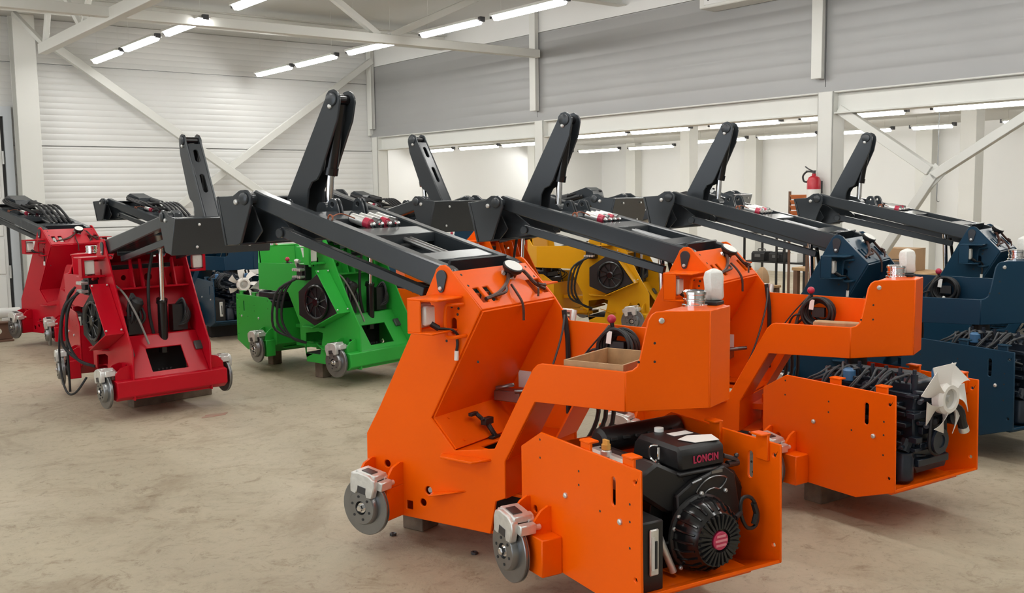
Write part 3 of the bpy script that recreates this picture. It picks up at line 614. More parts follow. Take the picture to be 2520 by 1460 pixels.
    def hyd2(b):
        b.box(.53, .6, .11, .22, .57, .76)
        for i in range(6): b.tube([(.57, .12+.015*i, .6), (.62, .2, .62+.02*i), (.59, .24-.01*i, .7+.02*i), (.56, .15, .75)], .01, 6, 5)
    P('hyd2', 'hydraulic_manifold', hyd2, BLACK, 0)
    P('hyd', 'hydraulic_pump', hyd, BLACK, 0)
    P('greyhose', 'hose', lambda b: b.tube([(.47, -.26, .93), (.56, -.22, .86), (.62, -.17, .72), (.66, -.13, .58), (.68, -.11, .5)], .008, 7, 5), mat('grey_hose', (.25, .24, .22), .5), 0)
    # radiator housing on the right side
    P('radh', 'radiator_housing', lambda b: (b.slab((.46, .94), (.715, .60), -.425, -LP, .008), b.slab((.715, .60), (.385, .455), -.425, -LP, .008), b.slab((.385, .455), (.21, .53), -.33, -LP, .008)))
    for i, (x, z) in enumerate(((.475, .925), (.7, .625))):
        for j, y in enumerate((-.415, -.31)):
            P('radb%d%d' % (i, j), 'bolt', lambda b: b.sphere((x+.006, y, z+.004), .008, 8, 5), ZINC, 0)
    ra = P('rad', 'radiator', lambda b: b.prism([(.45, .915), (.69, .60), (.39, .475), (.195, .55), (.195, .75)], -.395, -.33), BLACK, .004)
    part('radf', 'fan_shroud', lambda b: b.ring([(.435+.135*math.cos(2*PI*i/32), -.405, .675+.135*math.sin(2*PI*i/32)) for i in range(32)], .014, 8, True), GLOSSB, ra)
    part('radm', 'fan_motor', lambda b: b.lathe([(.04, 0), (.04, .02), (.03, .028), (0, .028)], (.435, -.395, .675), (0, -1, 0), 16), GLOSSB, ra)
    for i in range(10):
        a = 2*PI*i/10
        part('rads%d' % i, 'fan_spoke', lambda b: b.ring([(.435+.035*math.cos(a), -.41, .675+.035*math.sin(a)), (.435+.13*math.cos(a+.25), -.408, .675+.13*math.sin(a+.25))], .005, 5), GLOSSB, ra)
    v = P('valve', 'control_valve', lambda b: (b.box(.14, .25, -.36, -LP, .84, .98), b.box(.16, .23, -.38, -.36, .85, .95)), BLACK, .003)
    for i in range(4):
        for j in range(2):
            part('vf%d%d' % (i, j), 'fitting', lambda b: b.cyl((.15+.028*i, -.36, .87+.06*j), (.15+.028*i, -.41, .87+.06*j), .012, 8), ALU, v)
    part('vf9', 'fitting', lambda b: (b.cyl((.12, -.33, .95), (.12, -.35, 1.01), .016, 10), b.cyl((.13, -.36, 1.0), (.19, -.37, 1.0), .014, 8)), ALU, v)
    for i in range(3 if not hoses else 2):
        part('vh%d' % i, 'hose', lambda b: b.tube([(.16+.02*i, -.41, .86), (.1-.03*i, -.46-.02*i, .74), (.06-.02*i, -.47-.03*i, .52-.03*i), (.12, -.42, .36), (.2, -.33, .31)], .011, 7, 5), RUBBER, v)
    if hoses:
        part('vhx', 'hose', lambda b: b.tube([(.12, -.42, .88), (0, -.47, .72), (-.03, -.5, .45), (0, -.5, .22), (.1, -.5, .12), (.22, -.48, .14), (.28, -.42, .25)], .008, 7, 6), RUBBER, v)
        part('vhy', 'hose', lambda b: (b.tube([(.15, -.42, .9), (.08, -.46, .8), (.06, -.47, .5), (.06, -.47, .12)], .009, 7, 6)), RUBBER, v)
    # headlights
    for s_ in (-1, 1):
        hb = P('hlb%d' % s_, 'headlight_bracket', lambda b: (b.box(.36, .43, s_*.452, s_*.462, .989, 1.121), b.box(.27, .43, s_*LP, s_*.462, 1.119, 1.128), b.box(.3, .43, s_*LP, s_*.462, .982, .991), b.box(.422, .43, s_*.44, s_*.462, .985, 1.125), b.box(.422, .43, s_*.3, s_*.46, .985, 1.0), b.box(.422, .43, s_*.3, s_*.46, 1.11, 1.125)))
        lamp = part('hlh%d' % s_, 'headlight', lambda b: (b.box(.375, .415, s_*.365, s_*.448, 1.005, 1.105), b.prism([(s_*.375, 1.015), (s_*.44, 1.015), (s_*.44, 1.095), (s_*.375, 1.095)], .35, .375, f=lambda u, v, w_: (w_, u, v))), LENS, hb, .006, 'square work lamp')
        part('hlk%d' % s_, 'lamp_plug', lambda b: (b.cyl((.355, s_*.4, 1.02), (.33, s_*.38, 1.0), .012, 8), b.tube([(.34, s_*.385, 1.0), (.3, s_*.33, .99), (.29, s_*.3, .96)], .006, 6, 4)), BLACK, hb)
    # steps, handle, cable tail, lock plates (left and right)
    for s_ in (-1, 1):
        P('step%d' % s_, 'step', lambda b: b.prism([(.40, s_*LP), (.375, s_*.335), (.19, s_*.365), (.14, s_*LP)], .44, .45, f=lambda u, v, w_: (u, v, w_+(.4-u)*.04)))
        P('fin%d' % s_, 'fin', lambda b: b.prism([(.46, s_*LP), (.43, s_*.35), (.27, s_*LP)], .262, .27, f=lambda u, v, w_: (u, v, w_+(.46-u)*.2)))
        P('hand%d' % s_, 'grab_handle', lambda b: b.tube([(.27, s_*LP, 1.095), (.29, s_*.335, 1.095), (.315, s_*.345, 1.09), (.325, s_*.345, 1.03), (.322, s_*.345, .975), (.31, s_*.345, .96), (.275, s_*.335, .962), (.26, s_*LP, .965)], .008, 8, 4), bevel=0)
        lk = P('lock%d' % s_, 'lock_plate', lambda b: b.prism([(.377+.027*math.cos(RND(a)), 1.205+.027*math.sin(RND(a))) for a in range(0, 181, 20)] + [(.381+.015*math.cos(RND(a)), 1.152+.015*math.sin(RND(a))) for a in range(190, 351, 20)], s_*LP, s_*(LP+.008)), BOOM)
        part('lockb%d' % s_, 'bolt', lambda b: b.lathe([(.009, 0), (.009, .006), (.005, .009), (0, .009)], (.381, s_*(LP+.008), 1.155), (0, s_, 0), 8), ZINC, lk)
    P('tail', 'cable_tail', lambda b: b.tube([(.30, LP+.01, .96), (.295, LP+.012, .93), (.3, LP+.012, .9)], .006, 6, 4), BLACK, 0)
    P('tail2', 'cable_plug', lambda b: b.cyl((.3, LP+.012, .9), (.302, LP+.012, .86), .009, 8), PAPER, 0)
    # fuel cap, wrapped lamp, lever, cable coil
    cp = P('cap', 'fuel_cap', lambda b: (b.lathe([(.05, 0), (.05, .008), (.042, .01), (.042, .022), (.045, .024), (.045, .03), (.042, .032), (.042, .046), (.046, .048), (.046, .058), (.04, .062), (0, .062)], (-.615, -.02, 1.101), (0, 0, 1), 28)), CHROME, 0)
    if bag:
        def bagf(b):
            prof = [(.034, 0), (.042, .012), (.041, .05), (.044, .09), (.038, .112), (.012, .124), (0, .126)]
            b.lathe(prof, (-.65, -.135, 1.115), (.05, -.02, 1), 5)
        bg = P('bag', 'wrapped_lamp', bagf, BAG, .004, 'work lamp wrapped in white film')
        part('bagb', 'lamp_base', lambda b: (b.box(-.685, -.6, -.145, -.07, 1.1, 1.116)), BLACK, bg, .003)
    lv = P('lever', 'control_lever', lambda b: b.cyl((-.15, -.245, .86), (-.137, -.235, .985), .009, 8), RUBBER, 0)
    part('leverb', 'red_ball_knob', lambda b: b.sphere((-.136, -.235, .998), .02), REDBALL, lv)
    def coil(b):
        rr = random.Random(8)
        for i in range(11):
            r = .055+.03*rr.random(); cx, cz = -.19+rr.uniform(-.012, .012), .885+rr.uniform(-.01, .01); yy = -.255+.012*i*.7; t = rr.uniform(-.25, .25)
            b.ring([(cx+r*math.cos(2*PI*k/24), yy+t*.08*math.cos(2*PI*k/24), cz+r*math.sin(2*PI*k/24)) for k in range(24)], .0075, 6, True)
        b.tube([(-.12, -.22, .86), (-.05, -.22, .8), (.0, -.2, .78), (-.03, -.18, .76)], .007, 6, 5); b.tube([(-.13, -.2, .87), (-.06, -.18, .86), (-.02, -.2, .78)], .006, 6, 5)
        b.box(-.225, -.16, -.21, -.175, .86, .91)
    co = P('coil', 'cable_coil', coil, RUBBER, 0)
    part('coilt', 'cable_tag', lambda b: b.box(-.172, -.148, -.168, -.166, .9, .955, Matrix.Translation((-.16, 0, .93)) @ Matrix.Rotation(-.12, 4, 'Y') @ Matrix.Translation((.16, 0, -.93))), PAPER, co)
    part('coilp', 'plug', lambda b: b.sphere((-.185, -.165, .835), .01, 8, 5), PAPER, co)
    P('braid', 'control_cable', lambda b: b.tube([(-.135, -.225, .97), (-.11, -.21, .93), (-.08, -.2, .86), (-.06, -.18, .76)], .009, 7, 5), mat('braided_cable', (.08, .07, .06), .5, var=.6, vscale=120), 0)
    P('thin', 'thin_cable', lambda b: b.tube([(-.12, -.23, .96), (-.04, -.2, .86), (.02, -.15, .76)], .004, 6, 4), RUBBER, 0)
    P('hosv', 'hose', lambda b: b.tube([(.12, -.262, 1.02), (.11, -.262, .95), (.1, -.262, .85), (.1, -.262, .55)], .012, 7, 4), RUBBER, 0)
    P('hosw', 'thin_cable', lambda b: b.tube([(.11, -.25, 1.0), (.1, -.2, .9), (.13, -.12, .7), (.2, -.08, .5)], .005, 6, 4), WIRE, 0)
    # ---- brakes
    for sg in (1, -1): brake(root, 0, sg*.44, .70, .21, 0, 'f'); brake(root, 0, sg*.44, -.355, .213, ph, 'r')
    # ---- boom (built at pivot angle of the nearest machine)
    BM = Matrix.Translation((.377, 0, 1.216)) @ Matrix.Rotation(-RND(be), 4, 'Y') @ Matrix.Translation((-.377, 0, -1.216))
    beam = [(.338, 1.2), (.345, 1.23), (.372, 1.244), (1.45, 1.553), (1.51, 1.575), (1.55, 1.562), (1.557, 1.52), (1.53, 1.498), (1.43, 1.466), (.478, 1.169), (.42, 1.15), (.36, 1.165)]
    bo = part('beamL', 'boom_beam', lambda b: b.prism(beam, .213, .272), BOOM, root, .006); bo.matrix_local = BM
    B = lambda key, name, build, m=BOOM, bevel=.003, lab=None: part(key, name, build, m, bo, bevel, lab)
    B('beamR', 'boom_beam', lambda b: b.prism(beam, -.272, -.213), BOOM, .006)
    cz = lambda x: 1.245+.287*(x-.378)
    for i, (x, wd) in enumerate(((.86, .05), (.51, .045), (1.12, .06))):
        B('crb%d' % i, 'crossbar', lambda b: b.prism([(x-wd, cz(x-wd)-.004), (x+wd, cz(x+wd)-.004), (x+wd, cz(x+wd)-.05), (x-wd, cz(x-wd)-.05)], -.213, .213))
    B('crp', 'end_plate', lambda b: b.slab((.40, 1.27), (.46, 1.14), -.213, .213, .012))
    B('bell', 'boom_belly_plate', lambda b: b.slab((.47, 1.175), (1.1, 1.37), -.213, .213, .008), bevel=0)
    for i, y in enumerate((-.03, .01)):
        B('pipe%d' % i, 'steel_pipe', lambda b: b.cyl((.55, y, cz(.55)-.03), (.82, y, cz(.82)-.03), .012, 10), STEEL, 0)
    # mounting frame
    side = [(1.70, 1.548), (1.6, 1.55), (1.55, 1.577), (1.505, 1.577), (1.475, 1.55), (1.475, 1.51), (1.555, 1.325), (1.575, 1.315), (1.65, 1.312)]
    for s_ in (-1, 1):
        sp = B('mside%d' % s_, 'mount_side_plate', lambda b: b.prism(side, s_*.318, s_*.334))
        part
        B('mpin%d' % s_, 'pivot_pin', lambda b: (b.lathe([(.03, 0), (.03, .008), (.022, .012), (0, .012)], (1.518, s_*.334, 1.535), (0, s_, 0), 18), b.cyl((1.518, s_*.27, 1.535), (1.518, s_*.32, 1.535), .028, 14)))
        B('mbolt%d' % s_, 'bolt', lambda b: b.lathe([(.013, 0), (.013, .008), (.007, .012), (0, .012)], (1.572, s_*.334, 1.52), (0, s_, 0), 8), ZINC, 0)
        B('mgus%d' % s_, 'gusset', lambda b: b.prism([(1.69, 1.535), (1.5, 1.48), (1.4, 1.40), (1.38, 1.34), (1.56, 1.32), (1.645, 1.315)], s_*.16, s_*.172))
        B('mgut%d' % s_, 'gusset', lambda b: b.prism([(1.69, 1.535), (1.56, 1.5), (1.5, 1.38), (1.56, 1.32), (1.645, 1.315)], s_*.235, s_*.245))
        lkk = B('link%d' % s_, 'tilt_link', lambda b: (b.prism([(1.40, 1.40), (1.405, 1.352), (.54, 1.106), (.53, 1.146)], s_*.185, s_*.222), b.cyl((1.4, s_*.15, 1.37), (1.4, s_*.235, 1.37), .024, 12)), BOOM, .003)
        for i, (y, z) in enumerate(((.18, 1.505), (.18, 1.36))):
            B('pb%d%d' % (s_, i), 'bolt', lambda b: b.lathe([(.009, 0), (.009, .006), (0, .008)], (1.712 if z > 1.4 else 1.682, s_*y, z), (1, 0, .2), 8), ZINC, 0)
    B('mplate', 'mount_plate', lambda b: b.slab((1.70, 1.548), (1.65, 1.312), -.338, .338, -.014))
    B('mtop', 'mount_flange', lambda b: (b.slab((1.62, 1.545), (1.70, 1.545), -.32, .32, .012)))
    B('mbot', 'mount_flange', lambda b: (b.slab((1.56, 1.325), (1.655, 1.325), -.32, .32, .012)))
    cq = B('coup', 'hose_coupler', lambda b: (b.box(.9, 1.0, -.11, .11, cz(.95)-.06, cz(.95)-.03), b.cyl((.99, .05, cz(.99)-.01), (1.08, .08, cz(1.08)+.01), .018, 10)), BOOM, .002)
    for i in range(4):
        y = .09-.058*i
        part('cou%d' % i, 'coupling', lambda b: b.cyl((1.06, y, cz(1.06)+.0), (.96, y-.01, cz(.96)-.0), .024, 12), ALU, cq)
        part('coc%d' % i, 'dust_cap', lambda b: b.cyl((.985-.0, y-.007, cz(.98)+.002), (.955, y-.01, cz(.955)+.0), .0255, 12), REDBALL if i % 2 == 0 else STEEL, cq)
        part('con%d' % i, 'nozzle', lambda b: b.lathe([(.015, 0), (.015, .02), (.008, .026), (0, .026)], (.955, y-.01, cz(.955)), (-1, 0, -.28), 10), CHROME, cq)
    part('cow', 'cord', lambda b: (b.tube([(1.02, .1, cz(1.0)+.01), (1.06, .16, cz(1.06)+.02), (1.05, .235, cz(1.05)+.01)], .003, 5, 5), b.ring([(1.05+.014*math.cos(a*PI/6), .243, cz(1.05)+.006+.014*math.sin(a*PI/6)) for a in range(12)], .004, 5, True)), mat('rusty_cord', (.3, .08, .03), .6), cq)
    for i, (x, y) in enumerate(((1.17, .1), (1.17, .075), (1.17, -.075), (1.17, -.1))):
        B('lug%d' % i, 'lug', lambda b: b.prism([(x-.045, cz(x)-.03), (x-.034, cz(x)+.02)] + [(x+.03*math.cos(RND(a)), cz(x)+.03+.03*math.sin(RND(a))) for a in range(180, -1, -30)] + [(x+.045, cz(x)-.02)], y-.007, y+.007, [circ(x, cz(x)+.03, .011, 10)]))
    if jib:
        jp = [(1.535, 1.515), (1.520, 1.47), (1.390, 1.455), (1.383, 1.51), (1.372, 1.575), (1.350, 1.608), (1.312, 1.622), (1.287, 1.655), (1.168, 1.9), (1.148, 1.985)] + [(1.196+.047*math.cos(RND(a)), 1.998+.047*math.sin(RND(a))) for a in (170, 135, 100, 60, 25, 5)]
        for s_ in (-1, 1):
            jj = B('jib%d' % s_, 'jib_plate', lambda b: b.prism(jp, s_*.045, s_*.058))
            B('jibp%d' % s_, 'pivot_pin', lambda b: (b.lathe([(.034, 0), (.034, .007), (.026, .01), (0, .01)], (1.198, s_*.058, 1.998), (0, s_, 0), 18), b.lathe([(.024, 0), (.024, .008), (0, .01)], (1.495, s_*.058, 1.505), (0, s_, 0), 14)))
            B('jibb%d' % s_, 'bolt', lambda b: (b.lathe([(.012, 0), (.012, .008), (.006, .012), (0, .012)], (1.208, s_*.058, 1.965), (0, s_, 0), 8), ), ZINC, 0)
            B('jibc%d' % s_, 'bolt', lambda b: (b.lathe([(.013, 0), (.013, .008), (.006, .012), (0, .012)], (1.468, s_*.058, 1.495), (0, s_, 0), 8), ), ZINC, 0)
        # front web of the jib with two slots
        A0, A1 = Vector((1.250, 1.985)), Vector((1.528, 1.525)); dd = (A1-A0); L_ = dd.length; dd.normalize()
        B('jweb', 'jib_web', lambda b: b.prism([(0, -.045), (L_, -.045), (L_, 0.045), (0, 0.045)], 0, .012, [[(q, p) for p, q in oval(0, .09, .035, .09)], [(q, p) for p, q in oval(0, .29, .035, .13)]], f=lambda u, v, w_: (A0.x+dd.x*u+dd.y*w_, v, A0.y+dd.y*u-dd.x*w_)))
        jc = B('jcyl', 'jib_cylinder', lambda b: (b.cyl((1.205, 0, 1.98), (1.276, 0, 1.65), .032, 18), b.cyl((1.268, 0, 1.68), (1.277, 0, 1.645), .036, 18), b.cyl((1.200, -.05, 2.0), (1.200, .05, 2.0), .026, 12)), GLOSSB, 0)
        part('jrod', 'cylinder_rod', lambda b: b.cyl((1.276, 0, 1.66), (1.294, 0, 1.49), .019, 14), CHROME, jc)
        part('jeye', 'rod_eye', lambda b: b.cyl((1.294, -.05, 1.48), (1.294, .05, 1.48), .035, 14), BOOM, jc)
        part('jhose', 'steel_line', lambda b: b.cyl((1.190, .045, 1.93), (1.300, .05, 1.66), .008, 8), DARKSTEEL, jc)
    else:
        B('fold', 'folded_bracket', lambda b: b.prism([(1.40, 1.545), (1.38, 1.60), (1.32, 1.625), (1.16, 1.565), (1.15, 1.50)], -.1, .1))
        def hb_(b):
            for i in range(5):
                y = -.17+.055*i
                b.tube([(.55, y, cz(.55)+.0), (.75, y+.01, cz(.75)+.11), (.9, y, cz(.9)+.1), (1.05, y-.02, cz(1.05)+.05), (1.3, y, cz(1.3)+.04)], .014, 7, 5)
            for i in range(3):
                b.tube([(.85, -.1+.08*i, cz(.85)+.02), (1.0, .16, cz(1)+.05+.015*i), (1.25, .18-.03*i, cz(1.25)+.06), (1.38, .05, cz(1.38)+.06), (1.2, -.1, cz(1.2)+.08), (.95, -.05, cz(.95)+.07)], .012, 7, 5)
            b.cyl((.98, -.08, cz(1)+.06), (1.15, -.08, cz(1.15)+.06), .04, 12)
        B('hbun', 'hose_bundle', hb_, RUBBER, 0)
        def fit_(b):
            for i in range(5): b.cyl((.79, -.17+.055*i, cz(.79)+.09), (.84, -.17+.055*i, cz(.84)+.115), .018, 8)
        B('hfit', 'hose_fittings', fit_, ALU, 0)
    # ---- rear frame
    EP_ = [(-.228, .566), (-.374, .649), (-.986, .645), (-.994, .213), (-.79, .142), (-.43, .148), (-.228, .25)]
    eh = [oval(-.837, .54, .022, .1, 5), circ(-.955, .6, .008, 8), circ(-.96, .27, .008, 8), circ(-.33, .34, .014, 10)]
    for s_ in (1, -1):
        sp = ep('panel%d' % s_, 'engine_side_panel', lambda b: b.prism(EP_, s_*(EP-.01), s_*EP, eh), bevel=.003)
        for i, (x, z) in enumerate(((-.546, .45), (-.878, .446))):
            part('esb%d%d' % (s_, i), 'bolt', lambda b: b.lathe([(.011, 0), (.011, .006), (.006, .01), (0, .01)], (x, s_*EP, z), (0, s_, 0), 8), ZINC, sp)
        for i, (x, z) in enumerate(((-.63, .56), (-.63, .51), (-.93, .52), (-.93, .46), (-.93, .37), (-.37, .62), (-.37, .55), (-.76, .45))):
            part('esd%d%d' % (s_, i), 'bolt_hole', lambda b: b.cyl((x, s_*(EP+.0003), z), (x, s_*(EP+.001), z), .0045, 8), DARKIN, sp)
        for i, x in enumerate((-.655, -.905)):
            ep('tab%d%d' % (s_, i), 'cover_tab', lambda b: (b.box(x-.03, x+.03, s_*(EP-.022), s_*(EP-.01), .575, .675), b.box(x-.03, x+.03, s_*(EP-.05), s_*(EP-.005), .668, .676)), bevel=.002)
        ep('rhub%d' % s_, 'hub_box', lambda b: b.prism([(-.25, .145), (-.52, .145), (-.52, .287), (-.25, .287)], s_*EP, s_*.405), bevel=.004)
        for i, x in enumerate((-.29, -.44)):
            ep('rear%d%d' % (s_, i), 'caliper_ear', lambda b: b.prism([(s_*.31, .287), (s_*.40, .287), (s_*.395, .33), (s_*.36, .37), (s_*.33, .385), (s_*.31, .38)], x-.006, x+.006, f=lambda u, v, w_: (w_, u, v)))
    ep('efloor', 'engine_floor', lambda b: (b.slab((-.994, .213), (-.79, .146), -EP+.01, EP-.01, -.012), b.slab((-.79, .146), (-.43, .152), -EP+.01, EP-.01, -.012), b.slab((-.43, .152), (-.232, .25), -EP+.01, EP-.01, -.012)), bevel=.002)
    ep('efloor2', 'engine_bed', lambda b: b.box(-.96, -.3, -.2, .29, .19, .205), bevel=.002)
    ep('efront', 'engine_front_wall', lambda b: b.box(-.24, -.232, -EP+.01, EP-.01, .25, .56), bevel=0)
    if engine == 'gas': gas_engine(root, ep)
    else: diesel_engine(root, ep, True, tank)
    if engine == 'gas' or tank: battery(root, ep)
    return root

PA = (.186, 4.157, 146.08); 
RG = 'mini loaders parked with their backs to the camera'; FG = 'mini loaders parked facing the camera'
LA = loader('orange mini loader nearest the camera with black petrol engine showing', ORANGE, PA, -25.92, 0.0, 'gas', group=RG)
LB = loader('second orange mini loader with white engine fan, right of the nearest one', ORANGE, (1.386, 5.259, 147.82), -24.42, -2.3, group=RG)
LC = loader('navy blue mini loader between the white-fan orange loader and the farthest navy one', NAVY, (2.551, 6.376, 146.12), -28.2, -1.8, group=RG)
LD = loader('navy blue mini loader farthest right in the row, boom before the white brace', NAVY, (3.901, 7.411, 143.35), -25, -3.5, group=RG)
LR = loader('red mini loader facing the camera in the front left, hoses hanging at its side', RED, (-2.977, 7.632, -47.83), -11.8, -5.6, hoses=True, bag=False, group=FG)
LG = loader('green mini loader facing the camera', GREEN, (-1.681, 8.683, -39.19), -9.64, -2.4, group=FG)
LX = loader('orange mini loader facing the camera, mostly hidden behind the nearest orange one', ORANGE, (-.45, 9.35, -31), -9, -2.5, jib=False, group=FG)
LY = loader('yellow mini loader facing the camera', YELLOW, (.83, 10.9, -28), -10, -2.0, jib=False, group=FG)
LN = loader('navy blue mini loader by the back wall behind the red and green ones', NAVY, (-3.423, 11.485, 147.9), -25.2, -1.9, jib=False, tank=True, group=RG)
LM = loader('dark navy mini loader far back, only its boom showing over the nearest boom', NAVY, (-1.06, 13.6, 147), -25, -1.9, jib=False, group=RG)
LZ = loader('red mini loader at the far left beside the white door', RED, (-4.4, 10.33, 144.4), -24, -2.5, jib=False, tank=True, group=RG)

# ------------------------------------------------------------------ loose things around the machines
def solid(name, loc, rz, build, m, label, cat, group=None, bevel=.004):
    b = MB(); build(b); o = link(name, b.mesh(name), m, None, bevel); o.location = loc; o.rotation_euler = (0, 0, rz); tag(o, label, cat, group); return o
def at_room(v, u, z=0.0): return RM @ Vector((v, u, z))
def local(root, p):
    return Matrix.Translation(root.location) @ Matrix.Rotation(root.rotation_euler.z, 4, 'Z') @ Vector(p)
TG = 'timber blocks under the loaders'
solid('timber_block', (-.44, 4.52, 0), RND(146), lambda b: b.box(-.06, .06, -.06, .06, 0, .138), WOOD, 'grey timber block under the front of the nearest orange loader', 'block', TG)
solid('timber_block', (1.62, 4.9, 0), RND(33), lambda b: b.box(-.17, .17, -.055, .055, 0, .11), WOOD, 'weathered timber block under the engine of the white-fan orange loader', 'block', TG)
solid('timber_plank', (-2.62, 7.5, 0), RND(46.5), lambda b: b.box(-.32, .32, -.05, .05, 0, .1), WOOD, 'long timber plank under the bumper of the front red loader', 'plank', TG)
solid('timber_block', (-2.2, 9.1, 0), RND(-40), lambda b: b.box(-.04, .04, -.05, .05, 0, .14), WOOD, 'short timber block under the rear of the green loader', 'block', TG)
solid('timber_block', (-1.62, 8.4, 0), RND(-40), lambda b: b.box(-.05, .05, -.05, .05, 0, .135), WOOD, 'short timber block beside the front brake disc of the green loader', 'block', TG)
solid('timber_block', (-3.05, 11.1, 0), RND(33), lambda b: b.box(-.36, .36, -.07, .07, 0, .13), mat('dark_timber', (.03, .027, .025), .8, var=.3), 'dark timber under the engine of the navy loader by the back wall', 'block', TG)
# plywood tray on the deck of the nearest loader, plank on the second
tr = empty('plywood_tray', local(LA, (-.33, .06, .747)), RND(PA[2]), 'open plywood tray lying in the seat deck of the nearest orange loader', 'tray')
part('trayb', 'bottom', lambda b: b.box(-.12, .14, -.15, .2, 0, .01), PLY, tr)
for i, bx_ in enumerate(((-.12, .14, .19, .2), (-.12, .14, -.15, -.14), (.13, .14, -.14, .19), (-.12, -.11, -.14, .19))):
    part('trays%d' % i, 'side_board', lambda b: b.box(*bx_, .01, .15), PLY, tr)
solid('plywood_strip', local(LB, (-.33, .02, .747)), RND(147.8), lambda b: b.box(-.13, .1, -.04, .04, 0, .12), PLY, 'strip of plywood in the seat deck of the white-fan orange loader', 'board')
# floor litter
def nut(b): b.prism(circ(0, 0, .016, 6), 0, .012, [circ(0, 0, .008, 8)], f=lambda u, v, w_: (u, v, w_))
solid('hex_nut', (-.556, 4.4, 0), .3, nut, DARKSTEEL, 'dark hex nut on the floor by the front brake disc of the nearest loader', 'nut', None, .001)
solid('hex_nut', (-.177, 4.15, 0), .9, nut, DARKSTEEL, 'dark hex nut on the floor under the nearest orange loader', 'nut', None, .001)
solid('paint_spot', (-2.12, 6.95, 0), .8, lambda b: b.prism([(.1*math.cos(a*.5)*(1+.3*math.sin(a*2.1)), .05*math.sin(a*.5)*(1+.25*math.cos(a*1.7))) for a in range(12)], .0005, .0015, f=lambda u, v, w_: (u, v, w_)), mat('faint_red_paint', (.42, .2, .15), .7, var=.5, vscale=12, col2=(.38, .3, .22)), 'faint red paint spot on the concrete floor', 'paint spot', None, 0)
# rusty beam piece at the far left
o = solid('steel_beam', (-5.62, 10.75, 0), RND(38), lambda b: (b.prism(rect(-.7, .16, .02, .2), -.006, .006, [circ(.02, .11, .035, 12)]), b.box(-.7, .16, -.07, .07, .2, .215), b.box(-.7, .16, -.07, .07, 0, .02)), BROWNS, 'rusty brown steel beam with a round hole on the floor at far left', 'beam')
solid('steel_pipe', (-5.9, 11.2, 0), RND(38), lambda b: (b.cyl((-.6, 0, .25), (.3, 0, .25), .06, 16), b.box(-.5, -.4, -.05, .05, 0, .2), b.box(.1, .2, -.05, .05, 0, .2)), WSTEEL, 'white pipe on supports beside the far left red loader', 'pipe')
# fire extinguisher on the column
ex = empty('fire_extinguisher', at_room(VR-.2, 5.82, 1.42), RA, 'red fire extinguisher hung on the white column', 'extinguisher')
part('exb', 'cylinder', lambda b: b.lathe([(.06, 0), (.065, .01), (.065, .2), (.05, .235), (.02, .25), (.02, .27)], (0, 0, 0), (0, 0, 1), 22), EXTRED, ex)
part('exl', 'paper_label', lambda b: b.lathe([(.0655, .03), (.0662, .03), (.0662, .12), (.0655, .12)], (0, 0, 0), (0, 0, 1), 22), PAPER, ex)
part('exv', 'valve', lambda b: (b.cyl((0, 0, .27), (0, 0, .3), .016, 10), b.box(-.02, .02, -.01, .08, .29, .3), b.tube([(0, .02, .3), (0, .06, .315), (0, .1, .34)], .006, 6, 3)), DARKSTEEL, ex)
part('exh', 'hose', lambda b: b.tube([(0, 0, .285), (-.01, .07, .29), (-.02, .11, .25), (-.02, .1, .2), (-.03, .06, .19)], .009, 7, 5), RUBBER, ex)
part('exk', 'wall_bracket', lambda b: b.box(.06, .1, -.03, .03, .08, .2), DARKSTEEL, ex)
# orange stacked bins rack by the column
rk = empty('bin_rack', at_room(VR+.25, 6.25, 0), RA, 'narrow rack of orange storage bins behind the column with the extinguisher', 'rack')
part('rkp', 'post', lambda b: b.box(-.1, -.08, -.12, -.1, 0, 1.52), BROWNS, rk); part('rkq', 'post', lambda b: b.box(-.1, -.08, .1, .12, 0, 1.52), BROWNS, rk)
BINM = mat('orange_bin', (.62, .2, .07), .5)
for i in range(5):
    part('rkb%d' % i, 'bin', lambda b: b.prism([(-.08, 1.22+i*.055), (.1, 1.22+i*.055), (.1, 1.265+i*.055), (-.11, 1.265+i*.055)], -.1, .1), BINM, rk, .003)
# annex: steel shelf with boxes, work table with boxes, parts heap
sh = empty('steel_rack', at_room(11.45, 8.55, 0), RA, 'thin black steel rack against the annex wall behind the navy loader', 'rack')
for i, (x, y) in enumerate(((-.2, -.5), (.2, -.5), (-.2, .5), (.2, .5), (-.2, -.05), (-.2, -.18))):
    part('shp%d' % i, 'post', lambda b: b.box(x-.012, x+.012, y-.012, y+.012, 0, .97), BLACK, sh)
for i, z in enumerate((.55, .95)): part('shs%d' % i, 'shelf', lambda b: b.box(-.2, .2, -.51, .51, z-.02, z), BLACK, sh)
def bx(name, v, u, z, a, w_, d_, h, m, label, cat, rz=0.0):
    return solid(name, at_room(v, u, z), RA+rz, lambda b: (b.box(-w_/2, w_/2, -d_/2, d_/2, 0, h)), m, label, cat)
def carton(v, u, z, w_, d_, h, label, rz=0.0, m=CARD):
    o = empty('carton', at_room(v, u, z), RA+rz, label, 'box')
    b = MB(); b.box(-w_/2, w_/2, -d_/2, d_/2, 0, h); link('body', b.mesh('body'), m, o, .004)
    b = MB(); b.box(-w_/2-.001, w_/2+.001, -.025, .025, h, h+.001); link('tape', b.mesh('tape'), YCAP, o)
    for s_ in (-1, 1):
        b = MB(); b.box(s_*.003, s_*w_/2, -d_/2, d_/2, h-.002, h+.004); link('flap', b.mesh('flap'), m, o)
    return o
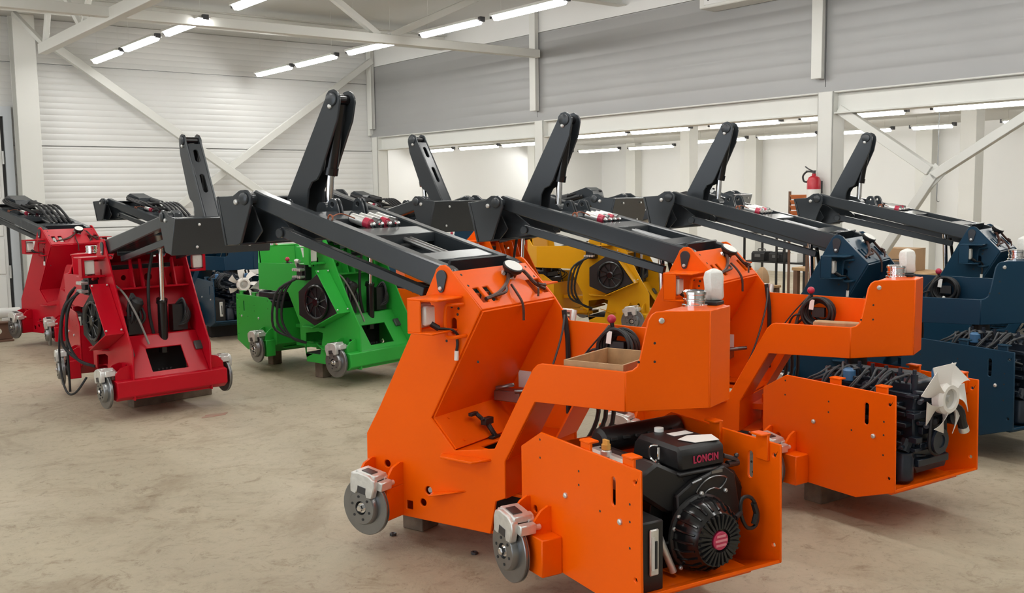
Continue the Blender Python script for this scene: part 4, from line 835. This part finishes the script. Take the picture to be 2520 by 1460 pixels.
def toolbox(v, u, z, w_, d_, h, label, rz=0.0):
    o = empty('toolbox', at_room(v, u, z), RA+rz, label, 'toolbox')
    b = MB(); b.prism([(-w_/2, 0), (w_/2, 0), (w_/2, h*.8), (w_/2-.03, h), (-w_/2+.03, h), (-w_/2, h*.8)], -d_/2, d_/2); link('body', b.mesh('body'), BLACK, o, .004)
    b = MB(); b.tube([(-.02, -d_*.25, h), (-.02, -d_*.25, h+.03), (-.02, d_*.25, h+.03), (-.02, d_*.25, h)], .006, 6, 3); link('handle', b.mesh('handle'), DARKSTEEL, o)
    b = MB(); b.box(-w_/2-.004, -w_/2, -.05, .05, h*.4, h*.7); link('latch', b.mesh('latch'), STEEL, o)
    return o
toolbox(11.4, 8.85, .55, .22, .22, .13, 'black toolbox at the far end of the steel rack shelf'); toolbox(11.4, 8.55, .55, .22, .22, .13, 'black toolbox in the middle of the steel rack shelf')
carton(11.4, 8.27, .55, .2, .14, .12, 'small pale box at the near end of the steel rack shelf', 0, PAPER)
tb = empty('work_table', at_room(10.9, 6.75, 0), RA, 'plain work table piled with boxes behind the navy loaders', 'table')
part('tbt', 'table_top', lambda b: b.box(-.4, .4, -.75, .95, .52, .56), PLY, tb, .004)
for i, (x, y) in enumerate(((-.36, -.7), (.36, -.7), (-.36, .9), (.36, .9))): part('tbl%d' % i, 'leg', lambda b: b.box(x-.03, x+.03, y-.03, y+.03, 0, .52), BROWNS, tb)
carton(10.8, 7.35, .56, .35, .45, .17, 'wide brown carton on the work table')
carton(11.05, 6.5, .56, .3, .4, .26, 'tall brown carton on the work table', .1)
toolbox(10.68, 6.35, .56, .2, .3, .12, 'black toolbox on the near end of the work table')
carton(11.0, 6.92, .56, .28, .24, .1, 'flat pale carton between the brown ones on the work table', .1, PAPER)
rr = random.Random(12)
HM = [CARD, PAPER, ALU, BAG, WSTEEL, STEEL]
for i in range(11):
    v, u = 10.3+(-.2 if i % 2 else .2)+rr.uniform(-.05, .05), 8.15+i*.135
    nm = ['first', 'second', 'third', 'fourth', 'fifth', 'sixth', 'seventh', 'eighth', 'ninth', 'tenth', 'eleventh'][i]
    r = rr.uniform(.07, .115); h = rr.uniform(.12, .3); k = 5+i % 4
    def sack(b): b.lathe([(r*.85, 0), (r, h*.2), (r*.95, h*.5), (r*.7, h*.8), (r*.3, h), (0, h)], (0, 0, 0), (0, 0, 1), k)
    b = MB(); sack(b); o = link('parts_bundle', b.mesh('parts_bundle'), HM[i % 6], None, .01); o.location = at_room(v, u, 0.3); o.rotation_euler = (0, 0, rr.uniform(0, 3))
    tag(o, '%s wrapped bundle from the near end on the low bench beyond the second loader' % nm, 'bundle', 'wrapped parts on the low bench')
lb = empty('low_bench', at_room(10.3, 8.85, 0), RA, 'low bench with wrapped parts beyond the second orange loader', 'bench')
part('lbt', 'bench_top', lambda b: b.box(-.4, .4, -.85, .85, .27, .3), PLY, lb, .004)
for i, (x, y) in enumerate(((-.36, -.8), (.36, -.8), (-.36, .8), (.36, .8))): part('lbl%d' % i, 'leg', lambda b: b.box(x-.03, x+.03, y-.03, y+.03, 0, .27), BROWNS, lb)
# hook hanging in the annex
solid('hook', at_room(11.4, 6.3, 1.35), 0, lambda b: b.tube([(0, 0, 1.2), (0, 0, .25), (0, 0, .06), (.015, 0, .02), (.035, 0, .03)], .005, 6, 4), STEEL, 'thin steel hook hanging under the annex ceiling', 'hook', None, 0)
